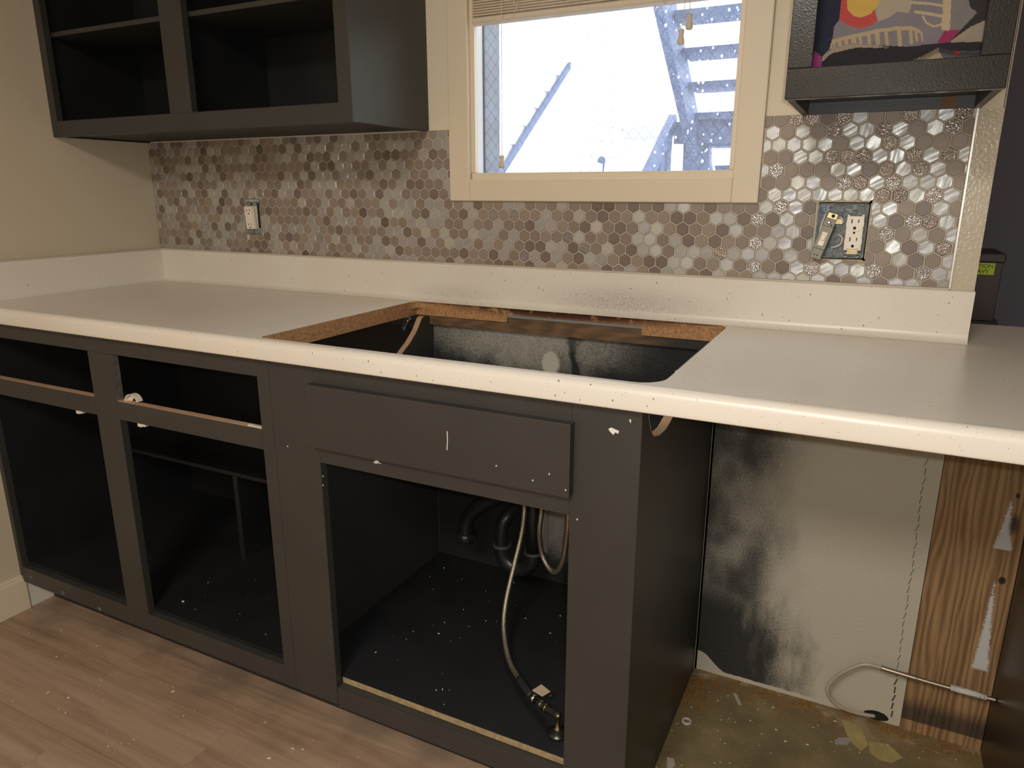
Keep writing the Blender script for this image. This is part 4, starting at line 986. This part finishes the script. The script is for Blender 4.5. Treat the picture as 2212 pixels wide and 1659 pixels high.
part('plate', pl, dark_wall, (2.605, 2.662, 2.1945, 2.2, .69, .775)); part('rim', pl, plain('painted_lit_rim', srgb(170, 175, 180), .4), (2.662, 2.667, 2.193, 2.2, .685, .78))  # pale rim paints in the plate's lit edge

# ------------------------------------------------------------------ ceiling lamp behind the camera
lp = thing('ceiling_lamp', 'round flush ceiling lamp behind the camera', 'lamp', (1.8, -2.8, H))
MB().lathe([(.20, 0), (.20, -.025), (.185, -.03)], (1.8, -2.8, H), (0, 0, 1), 32).build('lamp_base', white_plastic, lp)

# ------------------------------------------------------------------ outside the window
struct(MB().box(-8, 2.2, .13, 14, -.3, -.05).build('ground_outside', plain('pale_concrete', srgb(190, 188, 184), .9)))
siding_m = plain('white_siding', srgb(240, 240, 238), .7)
nb = thing('neighbour_wing', 'white clapboard wing with a shaded grey end wall left outside the window', 'building', (-1.0, 4.0, 0))
part('end_wall', nb, plain('shade_grey_end_wall', srgb(92, 94, 100), .8), (-2.6, .226, 2.0, 2.06, -.05, 4.2))  # shade on the white wing's end face put into a grey base colour
part('core_wall', nb, siding_m, (-2.6, .222, 2.06, 4.6, -.05, 4.2))
part('corner_board', nb, siding_m, (.222, .244, 2.0, 2.03, -.05, 4.2))
for i in range(37):
    z = .013 + i * .1115
    MB().prism([(.222, z), (.2395, z), (.226, z + .1175), (.222, z + .1175)], lambda u, v, w: (u, w, v), 2.03, 4.6).build('plank', siding_m, nb)
blue_m = plain('blue_grey_stair_paint', srgb(78, 88, 116), .6, var=.1, vs=8)
sk = tag(MB().hexa([(.241, 1.60, 1.005), (.262, 1.60, 1.005), (.262, 2.95, 1.965), (.241, 2.95, 1.965), (.241, 1.60, 1.045), (.262, 1.60, 1.045), (.262, 2.95, 2.005), (.241, 2.95, 2.005)]).build('stair_skirt', blue_m), 'sloping blue grey stair skirt on the white clapboard wall', 'stair skirt')
st = thing('outdoor_stairs', 'blue grey open stairs seen from below through the right of the window', 'stairs', (1.3, 3.6, 0))
def slope_box(name, x0, x1, y0, z0, y1, z1, d, par): return MB().hexa([(x0, y0, z0 - d), (x1, y0, z0 - d), (x1, y1, z1 - d), (x0, y1, z1 - d), (x0, y0, z0), (x1, y0, z0), (x1, y1, z1), (x0, y1, z1)]).build(name, blue_m, par)
slope_box('stringer', .775, .835, 1.8, 3.43, 4.15, 1.735, .30, st); slope_box('stringer', 1.72, 1.78, 1.8, 3.43, 4.15, 1.735, .30, st)
for k in range(-5, 6):
    yk = 3.26 + .25 * k; zk = 2.31 - .18 * k
    if zk > 1.3: part('tread', st, blue_m, (.835, 1.72, yk - .02, yk + .24, zk - .05, zk), bev=.012)
part('landing', st, plain('pale_landing', srgb(214, 216, 220), .7), (.10, 1.78, 4.15, 5.1, 1.62, 1.70)); part('landing_beam', st, blue_m, (.66, 1.78, 4.10, 4.16, 1.56, 1.72))
MB().hexa([(.755, 4.16, -.05), (.83, 4.16, -.05), (.83, 4.26, -.05), (.755, 4.26, -.05), (.72, 4.16, 1.62), (.85, 4.16, 1.62), (.85, 4.26, 1.62), (.72, 4.26, 1.62)]).build('post', blue_m, st)
MB().hexa([(.98, 4.2, -.05), (1.08, 4.2, -.05), (1.08, 4.3, -.05), (.98, 4.3, -.05), (.80, 4.2, 1.62), (.90, 4.2, 1.62), (.90, 4.3, 1.62), (.80, 4.3, 1.62)]).build('brace', blue_m, st)
lf = thing('stair_railing', 'sloping blue grey stair railing with upright slats below the open stairs', 'railing', (.5, 3.4, 0))
slope_box('top_rail', .61, .675, 2.5, .70, 4.10, 1.775, .10, lf)
for k in range(8):
    yk = 2.62 + .19 * k; zk = .70 + (yk - 2.5) * .672
    part('slat', lf, blue_m, (.625, .655, yk + .02, yk + .12, -.05, zk - .05))
fb = thing('far_building', 'pale stucco building blown out by daylight beyond the courtyard', 'building', (-3, 8, 0))
part('facade', fb, siding_m, (-7.5, -.93, 7.0, 9, -.05, 6.5)); part('facade_step', fb, siding_m, (-.93, 2.1, 7.6, 9, -.05, 6.5)); part('roof', fb, siding_m, (-7.6, 2.1, 6.95, 9.1, 6.5, 6.6))
part('downpipe', fb, plain('grey_downpipe', srgb(190, 196, 204), .6), (-.945, -.905, 6.96, 7.0, -.05, 6.5))
lpst = thing('garden_lamp', 'small blue grey garden lamp head on a thin bent stem in the courtyard', 'lamp', (.486, 3.0, -.05))
MB().tube([(.486, 3.0, -.05), (.486, 3.0, 1.30), (.488, 3.0, 1.36), (.482, 3.0, 1.39)], .006, 8).build('stem', blue_m, lpst)
MB().lathe([(.012, 0), (.026, .004), (.027, .022), (.018, .038), (.004, .043)], (.470, 3.0, 1.383), (.15, 0, 1), 16).build('lamp_head', blue_m, lpst)
